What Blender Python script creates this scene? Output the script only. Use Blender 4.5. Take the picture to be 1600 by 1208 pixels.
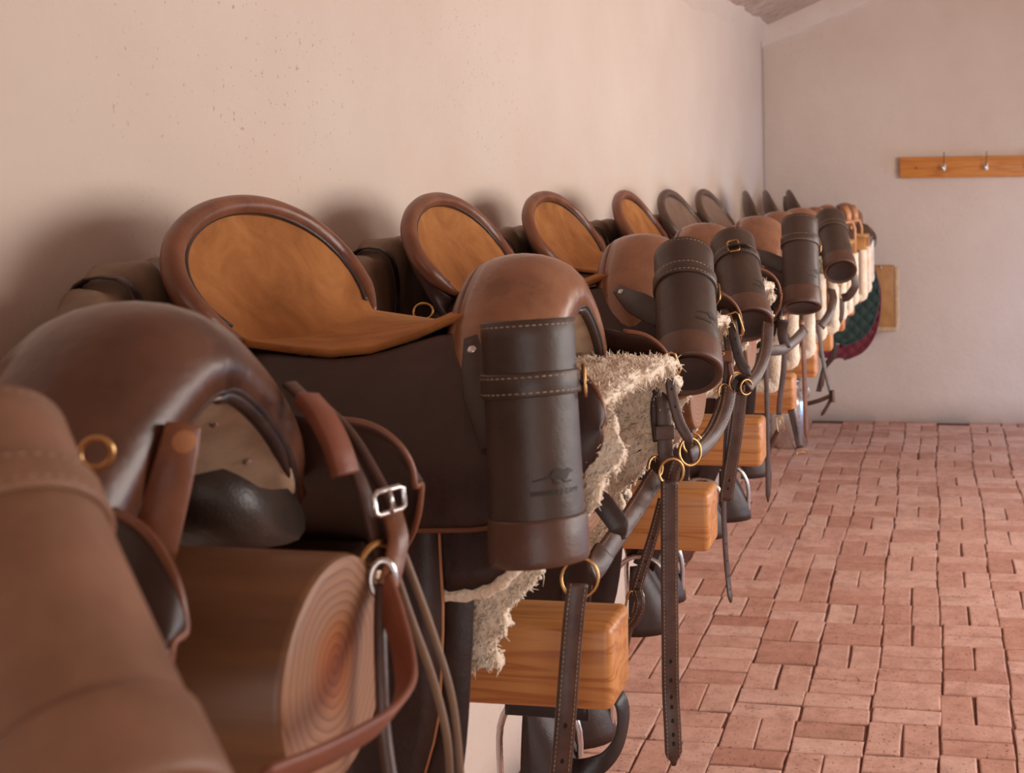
import bpy, bmesh, math, random
import numpy as np
from mathutils import Vector, Matrix
random.seed(7); rng = np.random.default_rng(7)
for o in list(bpy.data.objects): bpy.data.objects.remove(o, do_unlink=True)
scene = bpy.context.scene
COL = scene.collection
PI = math.pi

# ------------------------------------------------------------------ camera
F, CX, CY, YAW, ROLL, HC = 1930.0, 1147.0, 294.0, math.radians(9.13), -0.012, 1.66
cam_d = bpy.data.cameras.new('camera'); cam = bpy.data.objects.new('camera', cam_d); COL.objects.link(cam)
cam_d.sensor_width = 36; cam_d.lens = F / 1600 * 36
# the principal point (CX, CY) is off the frame's middle: a lens shift
_c, _s = math.cos(ROLL), math.sin(ROLL)
dx, dy = 800 - CX, 604 - CY
cam_d.shift_x = dx / 1600; cam_d.shift_y = -dy / 1600
cam.matrix_world = (Matrix.Translation((0, 0, HC)) @ Matrix.Rotation(YAW, 4, 'Z') @ Matrix.Rotation(PI / 2, 4, 'X') @ Matrix.Rotation(ROLL, 4, 'Z'))
cam_d.clip_start = 0.02
cam_d.dof.use_dof = True; cam_d.dof.focus_distance = 2.2; cam_d.dof.aperture_fstop = 7.5
scene.camera = cam

def proj(x, y, z):
    xr = x * math.cos(YAW) + y * math.sin(YAW); zr = -x * math.sin(YAW) + y * math.cos(YAW)
    u = F * xr / zr; v = F * (HC - z) / zr
    return CX + _c * u - _s * v, CY + _s * u + _c * v
def W(px, py, Y):
    """world point seen at a photograph pixel, at distance Y along the room"""
    a, b = px - CX, py - CY
    u = (_c * a + _s * b) / F; v = (-_s * a + _c * b) / F
    dxx = u * math.cos(YAW) - math.sin(YAW); dyy = u * math.sin(YAW) + math.cos(YAW)
    t = Y / dyy
    return Vector((dxx * t, Y, HC - v * t))

# ------------------------------------------------------------------ light
scene.view_settings.view_transform = 'Standard'; scene.view_settings.look = 'None'
scene.view_settings.gamma = 1; scene.view_settings.use_curve_mapping = False
scene.view_settings.exposure = -0.56
world = bpy.data.worlds.new('world'); scene.world = world; world.use_nodes = True
bg = world.node_tree.nodes['Background']
bg.inputs[0].default_value = (0.80, 0.88, 1.0, 1); bg.inputs[1].default_value = 1.0
def area(name, loc, target, sx, sy, power, color):
    d = bpy.data.lights.new(name, 'AREA'); d.shape = 'RECTANGLE'; d.size = sx; d.size_y = sy
    d.energy = power; d.color = color
    o = bpy.data.objects.new(name, d); COL.objects.link(o); o.location = loc
    o.rotation_euler = (Vector(target) - Vector(loc)).to_track_quat('-Z', 'Y').to_euler()
    return o
area('window_and_fill_light', (2.46, 2.5, 1.75), (-1.2, 2.5, 1.0), 2.4, 1.3, 116, (1.0, 0.945, 0.90))
area('window_and_fill_light', (2.46, 5.3, 1.75), (-1.2, 6.6, 1.2), 1.7, 1.3, 122, (1.0, 0.93, 0.87))  # added warm fill toward the far end, no known window here
area('door_daylight', (0.75, -2.75, 1.2), (-0.6, 3.0, 1.25), 2.9, 2.2, 64, (1.0, 0.94, 0.88))
area('far_low_blue_fill', (2.46, 7.95, 0.55), (0.0, 8.6, 0.1), 1.0, 1.0, 52, (0.30, 0.58, 1.0))  # added cool fill, tints the foot of the far wall; no known door
area('left_low_blue_fill', (2.46, 4.07, 0.45), (-1.2, 3.4, 0.1), 0.75, 0.8, 14, (0.24, 0.58, 1.0))  # added cool fill aimed at the lower left wall; no known hatch

# ------------------------------------------------------------------ materials
def C(r, g, b):
    f = lambda v: (v / 255 / 12.92) if v / 255 <= .04045 else ((v / 255 + .055) / 1.055) ** 2.4
    return (f(r), f(g), f(b), 1)
def newmat(name):
    m = bpy.data.materials.new(name); m.use_nodes = True
    nt = m.node_tree; return m, nt, nt.nodes['Principled BSDF']
def nd(nt, t, **kw):
    n = nt.nodes.new(t)
    for k, v in kw.items():
        if k in n.inputs: n.inputs[k].default_value = v
        else: setattr(n, k, v)
    return n
def ramp(nt, fac, stops):
    r = nt.nodes.new('ShaderNodeValToRGB'); cr = r.color_ramp
    while len(cr.elements) < len(stops): cr.elements.new(.5)
    for e, (p, c) in zip(cr.elements, stops): e.position = p; e.color = c
    nt.links.new(fac, r.inputs[0]); return r.outputs[0]
def bump(nt, bs, h, strength, dist, prev=None):
    b = nd(nt, 'ShaderNodeBump'); b.inputs['Strength'].default_value = strength; b.inputs['Distance'].default_value = dist
    nt.links.new(h, b.inputs['Height'])
    if prev: nt.links.new(prev, b.inputs['Normal'])
    nt.links.new(b.outputs[0], bs.inputs['Normal']); return b.outputs[0]
def tco(nt, kind='Object', scale=None, rnd=True):
    t = nd(nt, 'ShaderNodeTexCoord'); out = t.outputs[kind]
    mp = nd(nt, 'ShaderNodeMapping')
    if scale: mp.inputs['Scale'].default_value = scale
    nt.links.new(out, mp.inputs[0])
    if rnd:
        oi = nd(nt, 'ShaderNodeObjectInfo')
        m = nd(nt, 'ShaderNodeMath', operation='MULTIPLY'); m.inputs[1].default_value = 13.7
        nt.links.new(oi.outputs['Random'], m.inputs[0]); 
        cb = nd(nt, 'ShaderNodeCombineXYZ')
        for i in range(3): nt.links.new(m.outputs[0], cb.inputs[i])
        nt.links.new(cb.outputs[0], mp.inputs['Location'])
    return mp.outputs[0]
def leather(name, dark, light, rough=.42, grain=500, bstr=.25, mottling=14, spec=.5):
    m, nt, bs = newmat(name); co = tco(nt)
    n = nd(nt, 'ShaderNodeTexNoise', Scale=mottling, Detail=5.0, Roughness=.6); nt.links.new(co, n.inputs['Vector'])
    c = ramp(nt, n.outputs[0], [(.3, dark), (.7, light)]); nt.links.new(c, bs.inputs['Base Color'])
    v = nd(nt, 'ShaderNodeTexVoronoi', Scale=grain); nt.links.new(co, v.inputs['Vector'])
    b1 = bump(nt, bs, v.outputs[0], bstr, .0006)
    n2 = nd(nt, 'ShaderNodeTexNoise', Scale=22.0, Detail=3.0); nt.links.new(co, n2.inputs['Vector'])
    bump(nt, bs, n2.outputs[0], .35, .006, b1)
    rr = nd(nt, 'ShaderNodeMapRange'); rr.inputs['To Min'].default_value = rough - .1; rr.inputs['To Max'].default_value = rough + .14
    nt.links.new(n.outputs[0], rr.inputs[0]); nt.links.new(rr.outputs[0], bs.inputs['Roughness'])
    bs.inputs['Specular IOR Level'].default_value = spec
    return m
M = {}
M['dark'] = leather('dark_brown_leather', C(41, 24, 19), C(60, 37, 30), .43)
M['flap'] = leather('saddle_flap_leather', C(46, 26, 21), C(66, 39, 31), .46)
M['brown'] = leather('mid_brown_leather', C(104, 60, 38), C(132, 80, 52), .36, bstr=.15)
M['rim'] = leather('rim_leather', C(96, 53, 34), C(130, 78, 51), .34, bstr=.12)
M['pommel'] = leather('pommel_leather', C(120, 77, 53), C(152, 104, 76), .27, bstr=.08)
M['bottle'] = leather('bottle_leather', C(57, 41, 33), C(75, 56, 46), .42, bstr=.2, mottling=8)
M['bottle2'] = leather('bottle_base_leather', C(80, 52, 40), C(102, 70, 54), .40, bstr=.15)
M['strap'] = leather('strap_leather', C(62, 40, 33), C(86, 58, 47), .40, bstr=.15, mottling=30)
M['black'] = leather('black_leather', C(30, 24, 24), C(46, 38, 38), .38)
M['bag'] = leather('saddlebag_leather', C(102, 78, 60), C(132, 104, 82), .5, mottling=9)
M['tanstrap'] = leather('tan_strap_leather', C(176, 118, 78), C(206, 150, 106), .42)
M['redstrap'] = leather('reddish_strap_leather', C(112, 60, 42), C(136, 78, 54), .45)
M['panel'] = leather('panel_leather', C(50, 38, 32), C(72, 58, 50), .40, grain=300, bstr=.4)
M['darkseat'] = leather('dark_seat_leather', C(104, 80, 64), C(128, 100, 82), .45)
M['darkrim'] = leather('dark_rim_leather', C(70, 50, 40), C(94, 70, 56), .42)
M['edge'] = leather('cut_leather_edge', C(150, 96, 60), C(186, 128, 86), .6)
M['pommel1'] = leather('worn_dark_pommel_leather', C(66, 40, 30), C(112, 70, 48), .32, bstr=.08, mottling=7)
M['bottle_tan'] = leather('tan_bottle_leather', C(112, 76, 56), C(138, 98, 74), .48)  # lighter tan than the other bottle holders
M['tanpad'] = leather('tan_pad_leather', C(164, 112, 58), C(190, 136, 80), .5)

def suede():
    m, nt, bs = newmat('tan_suede'); co = tco(nt)
    n = nd(nt, 'ShaderNodeTexNoise', Scale=9.0, Detail=7.0, Roughness=.62, Distortion=.6); nt.links.new(co, n.inputs['Vector'])
    c = ramp(nt, n.outputs[0], [(.28, C(124, 75, 38)), (.5, C(156, 99, 53)), (.74, C(182, 124, 73))])
    nt.links.new(c, bs.inputs['Base Color']); bs.inputs['Roughness'].default_value = .85
    bs.inputs['Specular IOR Level'].default_value = .2
    bs.inputs['Sheen Weight'].default_value = .25; bs.inputs['Sheen Roughness'].default_value = .5
    bs.inputs['Sheen Tint'].default_value = C(220, 170, 110)
    n2 = nd(nt, 'ShaderNodeTexNoise', Scale=420.0, Detail=2.0); nt.links.new(co, n2.inputs['Vector'])
    bump(nt, bs, n2.outputs[0], .3, .0008); return m
M['suede'] = suede()
def wool(name, a, b):
    m, nt, bs = newmat(name); co = tco(nt)
    n = nd(nt, 'ShaderNodeTexNoise', Scale=26.0, Detail=6.0, Roughness=.7); nt.links.new(co, n.inputs['Vector'])
    c = ramp(nt, n.outputs[0], [(.3, a), (.68, b)]); nt.links.new(c, bs.inputs['Base Color'])
    bs.inputs['Roughness'].default_value = .95; bs.inputs['Specular IOR Level'].default_value = .1
    bs.inputs['Sheen Weight'].default_value = .3
    n2 = nd(nt, 'ShaderNodeTexNoise', Scale=160.0, Detail=4.0); nt.links.new(co, n2.inputs['Vector'])
    bump(nt, bs, n2.outputs[0], .9, .006); return m
M['wool'] = wool('sheepskin_wool', C(240, 210, 178), C(255, 243, 224))
M['woolskin'] = wool('sheepskin_hide', C(190, 150, 112), C(216, 184, 150))
def metal(name, col, rough):
    m, nt, bs = newmat(name); bs.inputs['Base Color'].default_value = col; bs.inputs['Metallic'].default_value = 1
    n = nd(nt, 'ShaderNodeTexNoise', Scale=60.0, Detail=3.0); nt.links.new(tco(nt), n.inputs['Vector'])
    rr = nd(nt, 'ShaderNodeMapRange'); rr.inputs['To Min'].default_value = rough - .08; rr.inputs['To Max'].default_value = rough + .1
    nt.links.new(n.outputs[0], rr.inputs[0]); nt.links.new(rr.outputs[0], bs.inputs['Roughness']); return m
M['brass'] = metal('aged_brass', C(192, 150, 98), .32)
M['darkwire'] = metal('dark_wire', C(96, 84, 78), .4)
M['steel'] = metal('nickel_steel', C(210, 206, 204), .25)
def plain(name, a, b, rough=.7, sc=40.0):
    m, nt, bs = newmat(name); n = nd(nt, 'ShaderNodeTexNoise', Scale=sc, Detail=4.0); nt.links.new(tco(nt), n.inputs['Vector'])
    nt.links.new(ramp(nt, n.outputs[0], [(.35, a), (.65, b)]), bs.inputs['Base Color']); bs.inputs['Roughness'].default_value = rough; return m
M['thread'] = plain('stitch_thread', C(150, 122, 96), C(176, 148, 120), .8)
M['darkthread'] = plain('dark_stitch_thread', C(60, 36, 26), C(80, 50, 36), .8)
M['hole'] = plain('punched_hole', C(16, 12, 10), C(24, 18, 15), .9)
M['felt'] = plain('pale_gullet_lining', C(168, 140, 116), C(196, 168, 142), .8, 30)
M['emblem'] = plain('embossed_emblem', C(44, 30, 25), C(54, 38, 31), .6)
M['tub'] = plain('pale_plastic', C(196, 202, 212), C(214, 218, 226), .5)
def pine(name, a, b, c):
    m, nt, bs = newmat(name); co = tco(nt, scale=(1.4, 16, 22))
    n = nd(nt, 'ShaderNodeTexNoise', Scale=1.3, Detail=3.0, Roughness=.55, Distortion=.9); nt.links.new(co, n.inputs['Vector'])
    w = nd(nt, 'ShaderNodeMath', operation='MULTIPLY'); w.inputs[1].default_value = 7.0; nt.links.new(n.outputs[0], w.inputs[0])
    fr = nd(nt, 'ShaderNodeMath', operation='PINGPONG'); fr.inputs[1].default_value = 1.0; nt.links.new(w.outputs[0], fr.inputs[0])
    nt.links.new(ramp(nt, fr.outputs[0], [(.0, a), (.6, b), (1, c)]), bs.inputs['Base Color'])
    bs.inputs['Roughness'].default_value = .36
    return m
M['pine'] = pine('varnished_pine', C(206, 142, 84), C(198, 132, 74), C(172, 104, 54))
M['oak'] = pine('orange_board_wood', C(204, 132, 58), C(194, 120, 48), C(178, 104, 40))
def logside():
    m, nt, bs = newmat('pole_side_wood'); co = tco(nt, scale=(.8, 9, 9))
    n = nd(nt, 'ShaderNodeTexNoise', Scale=3.0, Detail=5.0, Roughness=.6); nt.links.new(co, n.inputs['Vector'])
    nt.links.new(ramp(nt, n.outputs[0], [(.3, C(88, 56, 34)), (.7, C(124, 82, 50))]), bs.inputs['Base Color']); bs.inputs['Roughness'].default_value = .42; return m
def logend():
    m, nt, bs = newmat('pole_end_grain'); co = tco(nt, rnd=False)
    sp = nd(nt, 'ShaderNodeSeparateXYZ'); cb = nd(nt, 'ShaderNodeCombineXYZ'); nt.links.new(co, sp.inputs[0]); nt.links.new(sp.outputs[1], cb.inputs[1]); nt.links.new(sp.outputs[2], cb.inputs[2])
    n = nd(nt, 'ShaderNodeTexNoise', Scale=9.0, Detail=2.0); nt.links.new(cb.outputs[0], n.inputs['Vector'])
    ad = nd(nt, 'ShaderNodeVectorMath', operation='MULTIPLY_ADD'); ad.inputs[1].default_value = (0, .03, .03); nt.links.new(n.outputs['Color'], ad.inputs[0]); nt.links.new(cb.outputs[0], ad.inputs[2])
    of = nd(nt, 'ShaderNodeVectorMath', operation='SUBTRACT'); of.inputs[1].default_value = (0, .008, .022); nt.links.new(ad.outputs[0], of.inputs[0])
    ln = nd(nt, 'ShaderNodeVectorMath', operation='LENGTH'); nt.links.new(of.outputs[0], ln.inputs[0])
    mu = nd(nt, 'ShaderNodeMath', operation='MULTIPLY'); mu.inputs[1].default_value = 120.0; nt.links.new(ln.outputs['Value'], mu.inputs[0])
    fr = nd(nt, 'ShaderNodeMath', operation='FRACT'); nt.links.new(mu.outputs[0], fr.inputs[0])
    a = ramp(nt, fr.outputs[0], [(0, C(166, 124, 94)), (.65, C(152, 110, 82)), (.92, C(124, 86, 62)), (1, C(162, 120, 90))])
    r2 = nd(nt, 'ShaderNodeMath', operation='MULTIPLY'); r2.inputs[1].default_value = 11.0; nt.links.new(ln.outputs['Value'], r2.inputs[0])
    hz = ramp(nt, r2.outputs[0], [(.1, C(255, 186, 116)), (.3, C(250, 205, 156)), (.5, C(240, 232, 224))])
    mx = nd(nt, 'ShaderNodeMix', data_type='RGBA', blend_type='MULTIPLY'); mx.inputs[0].default_value = 1
    nt.links.new(a, mx.inputs[6]); nt.links.new(hz, mx.inputs[7]); nt.links.new(mx.outputs[2], bs.inputs['Base Color'])
    bs.inputs['Roughness'].default_value = .55; return m
M['log'] = logside(); M['logend'] = logend()
def plaster(name, a, b, fleck=True):
    m, nt, bs = newmat(name); co = tco(nt, rnd=False)
    n = nd(nt, 'ShaderNodeTexNoise', Scale=1.6, Detail=6.0, Roughness=.6); nt.links.new(co, n.inputs['Vector'])
    base = ramp(nt, n.outputs[0], [(.3, a), (.7, b)])
    nf = nd(nt, 'ShaderNodeTexNoise', Scale=95.0, Detail=3.0); nt.links.new(co, nf.inputs['Vector'])
    n3 = nd(nt, 'ShaderNodeTexNoise', Scale=1.1, Detail=2.0); nt.links.new(co, n3.inputs['Vector'])
    mm = nd(nt, 'ShaderNodeMath', operation='MULTIPLY'); nt.links.new(ramp(nt, nf.outputs[0], [(.66, C(0, 0, 0)), (.72, C(255, 255, 255))]), mm.inputs[0]); nt.links.new(ramp(nt, n3.outputs[0], [(.48, C(0, 0, 0)), (.62, C(255, 255, 255))]), mm.inputs[1])
    mx = nd(nt, 'ShaderNodeMix', data_type='RGBA'); nt.links.new(mm.outputs[0], mx.inputs[0]); nt.links.new(base, mx.inputs[6]); mx.inputs[7].default_value = C(180, 158, 142)
    nt.links.new(mx.outputs[2], bs.inputs['Base Color']); bs.inputs['Roughness'].default_value = .9
    bs.inputs['Specular IOR Level'].default_value = .2
    n2 = nd(nt, 'ShaderNodeTexNoise', Scale=7.0, Detail=8.0, Roughness=.6); nt.links.new(co, n2.inputs['Vector'])
    bump(nt, bs, n2.outputs[0], .35, .02); return m
M['plaster'] = plaster('limewashed_plaster', C(206, 186, 172), C(214, 196, 182))
def brickmat(name):
    m, nt, bs = newmat(name); co = tco(nt, scale=(1, 1, 1))
    oi = nd(nt, 'ShaderNodeObjectInfo')
    geo = nd(nt, 'ShaderNodeNewGeometry')
    sm = nd(nt, 'ShaderNodeMath', operation='ADD'); nt.links.new(oi.outputs['Random'], sm.inputs[0]); nt.links.new(geo.outputs['Random Per Island'], sm.inputs[1])
    fr = nd(nt, 'ShaderNodeMath', operation='FRACT'); nt.links.new(sm.outputs[0], fr.inputs[0])
    base = ramp(nt, fr.outputs[0], [(0, C(200, 146, 126)), (.3, C(214, 164, 146)), (.6, C(220, 172, 154)), (.85, C(226, 182, 166)), (1, C(192, 136, 116))])
    n = nd(nt, 'ShaderNodeTexNoise', Scale=14.0, Detail=8.0, Roughness=.7); nt.links.new(co, n.inputs['Vector'])
    tint = ramp(nt, n.outputs[0], [(.3, C(206, 196, 190)), (.5, C(236, 232, 228)), (.7, C(255, 255, 255))])
    mx = nd(nt, 'ShaderNodeMix', data_type='RGBA', blend_type='MULTIPLY'); mx.inputs[0].default_value = 1
    nt.links.new(base, mx.inputs[6]); nt.links.new(tint, mx.inputs[7])
    v = nd(nt, 'ShaderNodeTexNoise', Scale=105.0, Detail=2.0); nt.links.new(co, v.inputs['Vector'])
    pit = ramp(nt, v.outputs[0], [(.30, C(80, 46, 36)), (.37, C(255, 255, 255))])
    mx2 = nd(nt, 'ShaderNodeMix', data_type='RGBA', blend_type='MULTIPLY'); mx2.inputs[0].default_value = .8
    nt.links.new(mx.outputs[2], mx2.inputs[6]); nt.links.new(pit, mx2.inputs[7])
    nt.links.new(mx2.outputs[2], bs.inputs['Base Color']); bs.inputs['Roughness'].default_value = .62
    b1 = bump(nt, bs, n.outputs[0], .35, .004); bump(nt, bs, v.outputs[0], .3, .002, b1); return m
M['brick'] = brickmat('red_clay_paver')
M['joint'] = plain('sandy_joint', C(84, 46, 34), C(116, 68, 50), .95, 60)
def reedmat():
    m, nt, bs = newmat('reed'); oi = nd(nt, 'ShaderNodeObjectInfo')
    n = nd(nt, 'ShaderNodeTexNoise', Scale=9.0, Detail=4.0); nt.links.new(tco(nt, scale=(.5, 4, 4)), n.inputs['Vector'])
    nt.links.new(ramp(nt, n.outputs[0], [(.3, C(150, 122, 106)), (.7, C(206, 180, 164))]), bs.inputs['Base Color']); bs.inputs['Roughness'].default_value = .8; return m
M['reed'] = reedmat()
def quilt(name, a, b):
    m, nt, bs = newmat(name); n = nd(nt, 'ShaderNodeTexNoise', Scale=220.0, Detail=2.0); nt.links.new(tco(nt), n.inputs['Vector'])
    nt.links.new(ramp(nt, n.outputs[0], [(.3, a), (.7, b)]), bs.inputs['Base Color']); bs.inputs['Roughness'].default_value = .85; bs.inputs['Sheen Weight'].default_value = .2; return m
M['green'] = quilt('dark_green_quilting', C(34, 52, 48), C(48, 70, 64))
M['maroon'] = quilt('maroon_quilting', C(100, 30, 44), C(122, 40, 56))

# ------------------------------------------------------------------ mesh helpers
def link(o, parent=None):
    COL.objects.link(o)
    if parent: o.parent = parent
    return o
def mk(name, verts, faces, mat, parent=None, smooth=True, loc=None):
    me = bpy.data.meshes.new(name); me.from_pydata([tuple(v) for v in verts], [], faces); me.update()
    if smooth: me.polygons.foreach_set('use_smooth', [True] * len(me.polygons))
    if isinstance(mat, str): mat = M[mat]
    me.materials.append(mat)
    o = link(bpy.data.objects.new(name, me), parent)
    if loc is not None: o.location = loc
    return o
def fixn(o):
    bm = bmesh.new(); bm.from_mesh(o.data); bmesh.ops.remove_doubles(bm, verts=bm.verts, dist=1e-6); bmesh.ops.recalc_face_normals(bm, faces=bm.faces); bm.to_mesh(o.data); bm.free(); return o
def mod(o, t, **kw):
    m = o.modifiers.new(t.lower(), t)
    for k, v in kw.items(): setattr(m, k, v)
    return o
def solid(o, th, off=0.0): return mod(o, 'SOLIDIFY', thickness=th, offset=off)
def subd(o, n=1): return mod(o, 'SUBSURF', levels=n, render_levels=n)
def grid(rows, closed=False, flip=False, off=0):
    nr, nc = len(rows), len(rows[0]); vs = [p for r in rows for p in r]; fs = []
    for i in range(nr - 1):
        for j in range(nc if closed else nc - 1):
            a, b = i * nc + j, i * nc + (j + 1) % nc
            q = (a, b, b + nc, a + nc); fs.append(tuple(off + k for k in (q[::-1] if flip else q)))
    return vs, fs
class MB:
    def __init__(s): s.v = []; s.f = []
    def add(s, vf):
        o = len(s.v); s.v += [tuple(p) for p in vf[0]]; s.f += [tuple(i + o for i in f) for f in vf[1]]; return s
    def build(s, name, mat, parent=None, smooth=True): return mk(name, s.v, s.f, mat, parent, smooth)
def catmull(pts, n=8, closed=False):
    P = [Vector(p) for p in pts]; out = []
    if closed: P = [P[-1]] + P + [P[0], P[1]]
    else: P = [P[0] * 2 - P[1]] + P + [P[-1] * 2 - P[-2]]
    for i in range(1, len(P) - 2):
        p0, p1, p2, p3 = P[i - 1], P[i], P[i + 1], P[i + 2]
        for k in range(n):
            t = k / n; out.append(.5 * ((2 * p1) + (p2 - p0) * t + (2 * p0 - 5 * p1 + 4 * p2 - p3) * t * t + (3 * p1 - p0 - 3 * p2 + p3) * t ** 3))
    if not closed: out.append(P[-2].copy())
    return out
def tube(path, r, n=8, closed=False, cap=True):
    P = [Vector(p) for p in path]; m = len(P); R = r if hasattr(r, '__len__') else [r] * m
    rows = []; up = None
    for i in range(m):
        a = P[(i - 1) % m] if (closed or i > 0) else P[i]; b = P[(i + 1) % m] if (closed or i < m - 1) else P[i]
        t = (b - a).normalized()
        if up is None: up = t.orthogonal().normalized()
        up = (up - t * up.dot(t)); up = up.normalized() if up.length > 1e-6 else t.orthogonal().normalized()
        s = t.cross(up)
        rows.append([P[i] + (up * math.cos(2 * PI * k / n) + s * math.sin(2 * PI * k / n)) * R[i] for k in range(n)])
    if closed: rows.append(rows[0])
    v, f = grid(rows, True, True)
    if cap and not closed:
        f.append(tuple(range(n))); f.append(tuple(range((m - 1) * n, m * n))[::-1])
    return v, f
def frames(path, nrm):
    P = [Vector(p) for p in path]; m = len(P); out = []
    N = nrm if isinstance(nrm, list) else [nrm] * m
    for i in range(m):
        t = (P[min(i + 1, m - 1)] - P[max(i - 1, 0)]).normalized(); n = Vector(N[i])
        n = n - t * n.dot(t); n = n.normalized() if n.length > 1e-5 else t.orthogonal().normalized()
        out.append((P[i], t, n, t.cross(n)))
    return out
def ribbon(path, width, th, nrm, point=False, taper=None):
    fr = frames(path, nrm); rows = []; m = len(fr)
    L = [0.0]
    for i in range(1, m): L.append(L[-1] + (fr[i][0] - fr[i - 1][0]).length)
    for i, (p, t, n, s) in enumerate(fr):
        w = width * .5 * (taper(i / (m - 1)) if taper else 1); h = th * .5; b = min(h * .7, .0015)
        if point:
            rem = L[-1] - L[i]
            if rem < width * .6: w *= max(.25, rem / (width * .6))
        prof = [(-w, -h + b), (-w + b, -h), (w - b, -h), (w, -h + b), (w, h - b), (w - b, h), (-w + b, h), (-w, h - b)]
        rows.append([p + s * x + n * z for x, z in prof])
    v, f = grid(rows, True)
    f.append(tuple(range(8))[::-1]); f.append(tuple(range((m - 1) * 8, m * 8)))
    return v, f
def dashes(path, width, th, nrm, inset=.004, step=.006, dash=.0038, r=.0005, sides=(-1, 1)):
    fr = frames(path, nrm); mb = MB(); acc = 0
    for i in range(len(fr) - 1):
        p, t, n, s = fr[i]; q = fr[i + 1][0]; d = (q - p).length
        while acc < d:
            c = p + (q - p) * (acc / d) if d > 0 else p
            for sd in sides:
                o = c + s * sd * (width * .5 - inset) + n * (th * .5)
                a, b = o, o + t * dash
                vs = [a + s * -r, a + s * r, a + n * r * 1.4, b + s * -r, b + s * r, b + n * r * 1.4]
                mb.add((vs, [(0, 3, 5, 2), (1, 2, 5, 4), (0, 2, 1), (3, 4, 5)]))
            acc += step
        acc -= d
    return mb
def holes(path, th, nrm, fracs, r=.0022):
    fr = frames(path, nrm); mb = MB()
    for f in fracs:
        i = min(int(f * (len(fr) - 1)), len(fr) - 2); p, t, n, s = fr[i]
        c = p + n * (th * .5 + .0004); vs = [c + (t * math.cos(a) * 1.35 + s * math.sin(a)) * r for a in [2 * PI * k / 8 for k in range(8)]]
        mb.add((vs, [tuple(range(8))])); mb.add(([v - n * (th + .0008) for v in vs], [tuple(range(8))[::-1]]))
    return mb
def ringpts(c, nrm, R, n=24, sx=1.0):
    nrm = Vector(nrm).normalized(); u = nrm.orthogonal().normalized()
    z = Vector((0, 0, 1)); u = (z - nrm * z.dot(nrm)); u = u.normalized() if u.length > 1e-3 else nrm.orthogonal().normalized(); w = nrm.cross(u)
    return [Vector(c) + u * math.cos(2 * PI * k / n) * R + w * math.sin(2 * PI * k / n) * R * sx for k in range(n)]
def ring(c, nrm, R, r, sx=1.0): return tube(ringpts(c, nrm, R, 24, sx), r, 8, True)
def buckle_vf(c, t, s, n, w, h, r=.0022):
    """rectangular buckle frame + prong; w across the strap, h along it"""
    c, t, s, n = map(Vector, (c, t, s, n)); k = .25; pts = []
    for a, b in [(-1, -1 + k), (-1, 1 - k), (-1 + k, 1), (1 - k, 1), (1, 1 - k), (1, -1 + k), (1 - k, -1), (-1 + k, -1)]:
        pts.append(c + s * a * w * .5 + t * b * h * .5)
    mb = MB(); mb.add(tube(pts, r, 6, True)); mb.add(tube([c - t * h * .5 + n * r, c + n * r * 1.6, c + t * h * .52 + n * r], r * .7, 6)); return mb
def box_vf(c, sx, sy, sz, b=0.0):
    """box centred at c, chamfered vertical+horizontal edges by bmesh"""
    bm = bmesh.new(); bmesh.ops.create_cube(bm, size=1)
    for v in bm.verts: v.co = Vector((v.co.x * sx, v.co.y * sy, v.co.z * sz)) + Vector(c)
    if b: bmesh.ops.bevel(bm, geom=bm.edges[:], offset=b, segments=3, affect='EDGES', profile=.5)
    vs = [v.co.copy() for v in bm.verts]; bm.verts.index_update(); fs = [tuple(v.index for v in f.verts) for f in bm.faces]; bm.free(); return vs, fs
def lathe(prof, n=40):
    rows = [[Vector((r * math.cos(2 * PI * k / n), r * math.sin(2 * PI * k / n), z)) for k in range(n)] for r, z in prof]
    return grid(rows, True)
def thing(name, label, cat, loc=(0, 0, 0), rz=0, group=None):
    o = bpy.data.objects.new(name, None); o.empty_display_size = .05; link(o); o.location = loc; o.rotation_euler = (0, 0, rz)
    return tag(o, label, cat, group)
def tag(o, label, cat, group=None):
    o['label'] = label; o['category'] = cat
    if group: o['group'] = group
    return o
def struct(o): o['kind'] = 'structure'; return o
def copy_tree(o, parent=None):
    c = o.copy(); COL.objects.link(c)
    if parent: c.parent = parent
    for ch in list(o.children): copy_tree(ch, c)
    return c
def rel(pts, o): return [Vector(p) - o.location for p in pts]
def lerp(x, xs, ys): return float(np.interp(x, xs, ys))

# ------------------------------------------------------------------ the room
WX, FY = -1.185, 8.78      # left wall, far wall
RX, NY = 2.5, -2.9         # right wall and the wall behind the camera
def ceil_z(x, y): return 2.86 + .42 * (x - WX) + .05 * (y - FY) if x < 1.0 else 2.86 + .42 * (1.0 - WX) + .05 * (y - FY)
def slab(name, x0, x1, y0, y1, z0, z1, mat='plaster', parent=None):
    v, f = box_vf(((x0 + x1) / 2, (y0 + y1) / 2, (z0 + z1) / 2), x1 - x0, y1 - y0, z1 - z0)
    return mk(name, v, f, mat, parent, False)
def wall_grid(name, fn, nu, nv, th, off):
    rows = [[fn(i / nu, j / nv) for j in range(nv + 1)] for i in range(nu + 1)]
    v, f = grid(rows); o = mk(name, v, f, 'plaster'); solid(o, th, off); return struct(o)
# slightly uneven plaster
def wob(a, b, k=.006): return k * (math.sin(a * 1.7 + b * 1.1) + math.sin(a * 3.9 - b * 2.3) * .5 + math.sin(b * 4.7 + a) * .35)
wall_grid('wall_left', lambda u, v: Vector((WX + wob(u * 12, v * 3), NY + (FY - NY) * u, -.05 + 4.2 * v)), 60, 20, .2, 1)
wall_grid('wall_far', lambda u, v: Vector((WX - .2 + (RX - WX + .4) * u, FY + wob(u * 4, v * 3), -.05 + 5.0 * v)), 30, 20, .2, 1)
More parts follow.
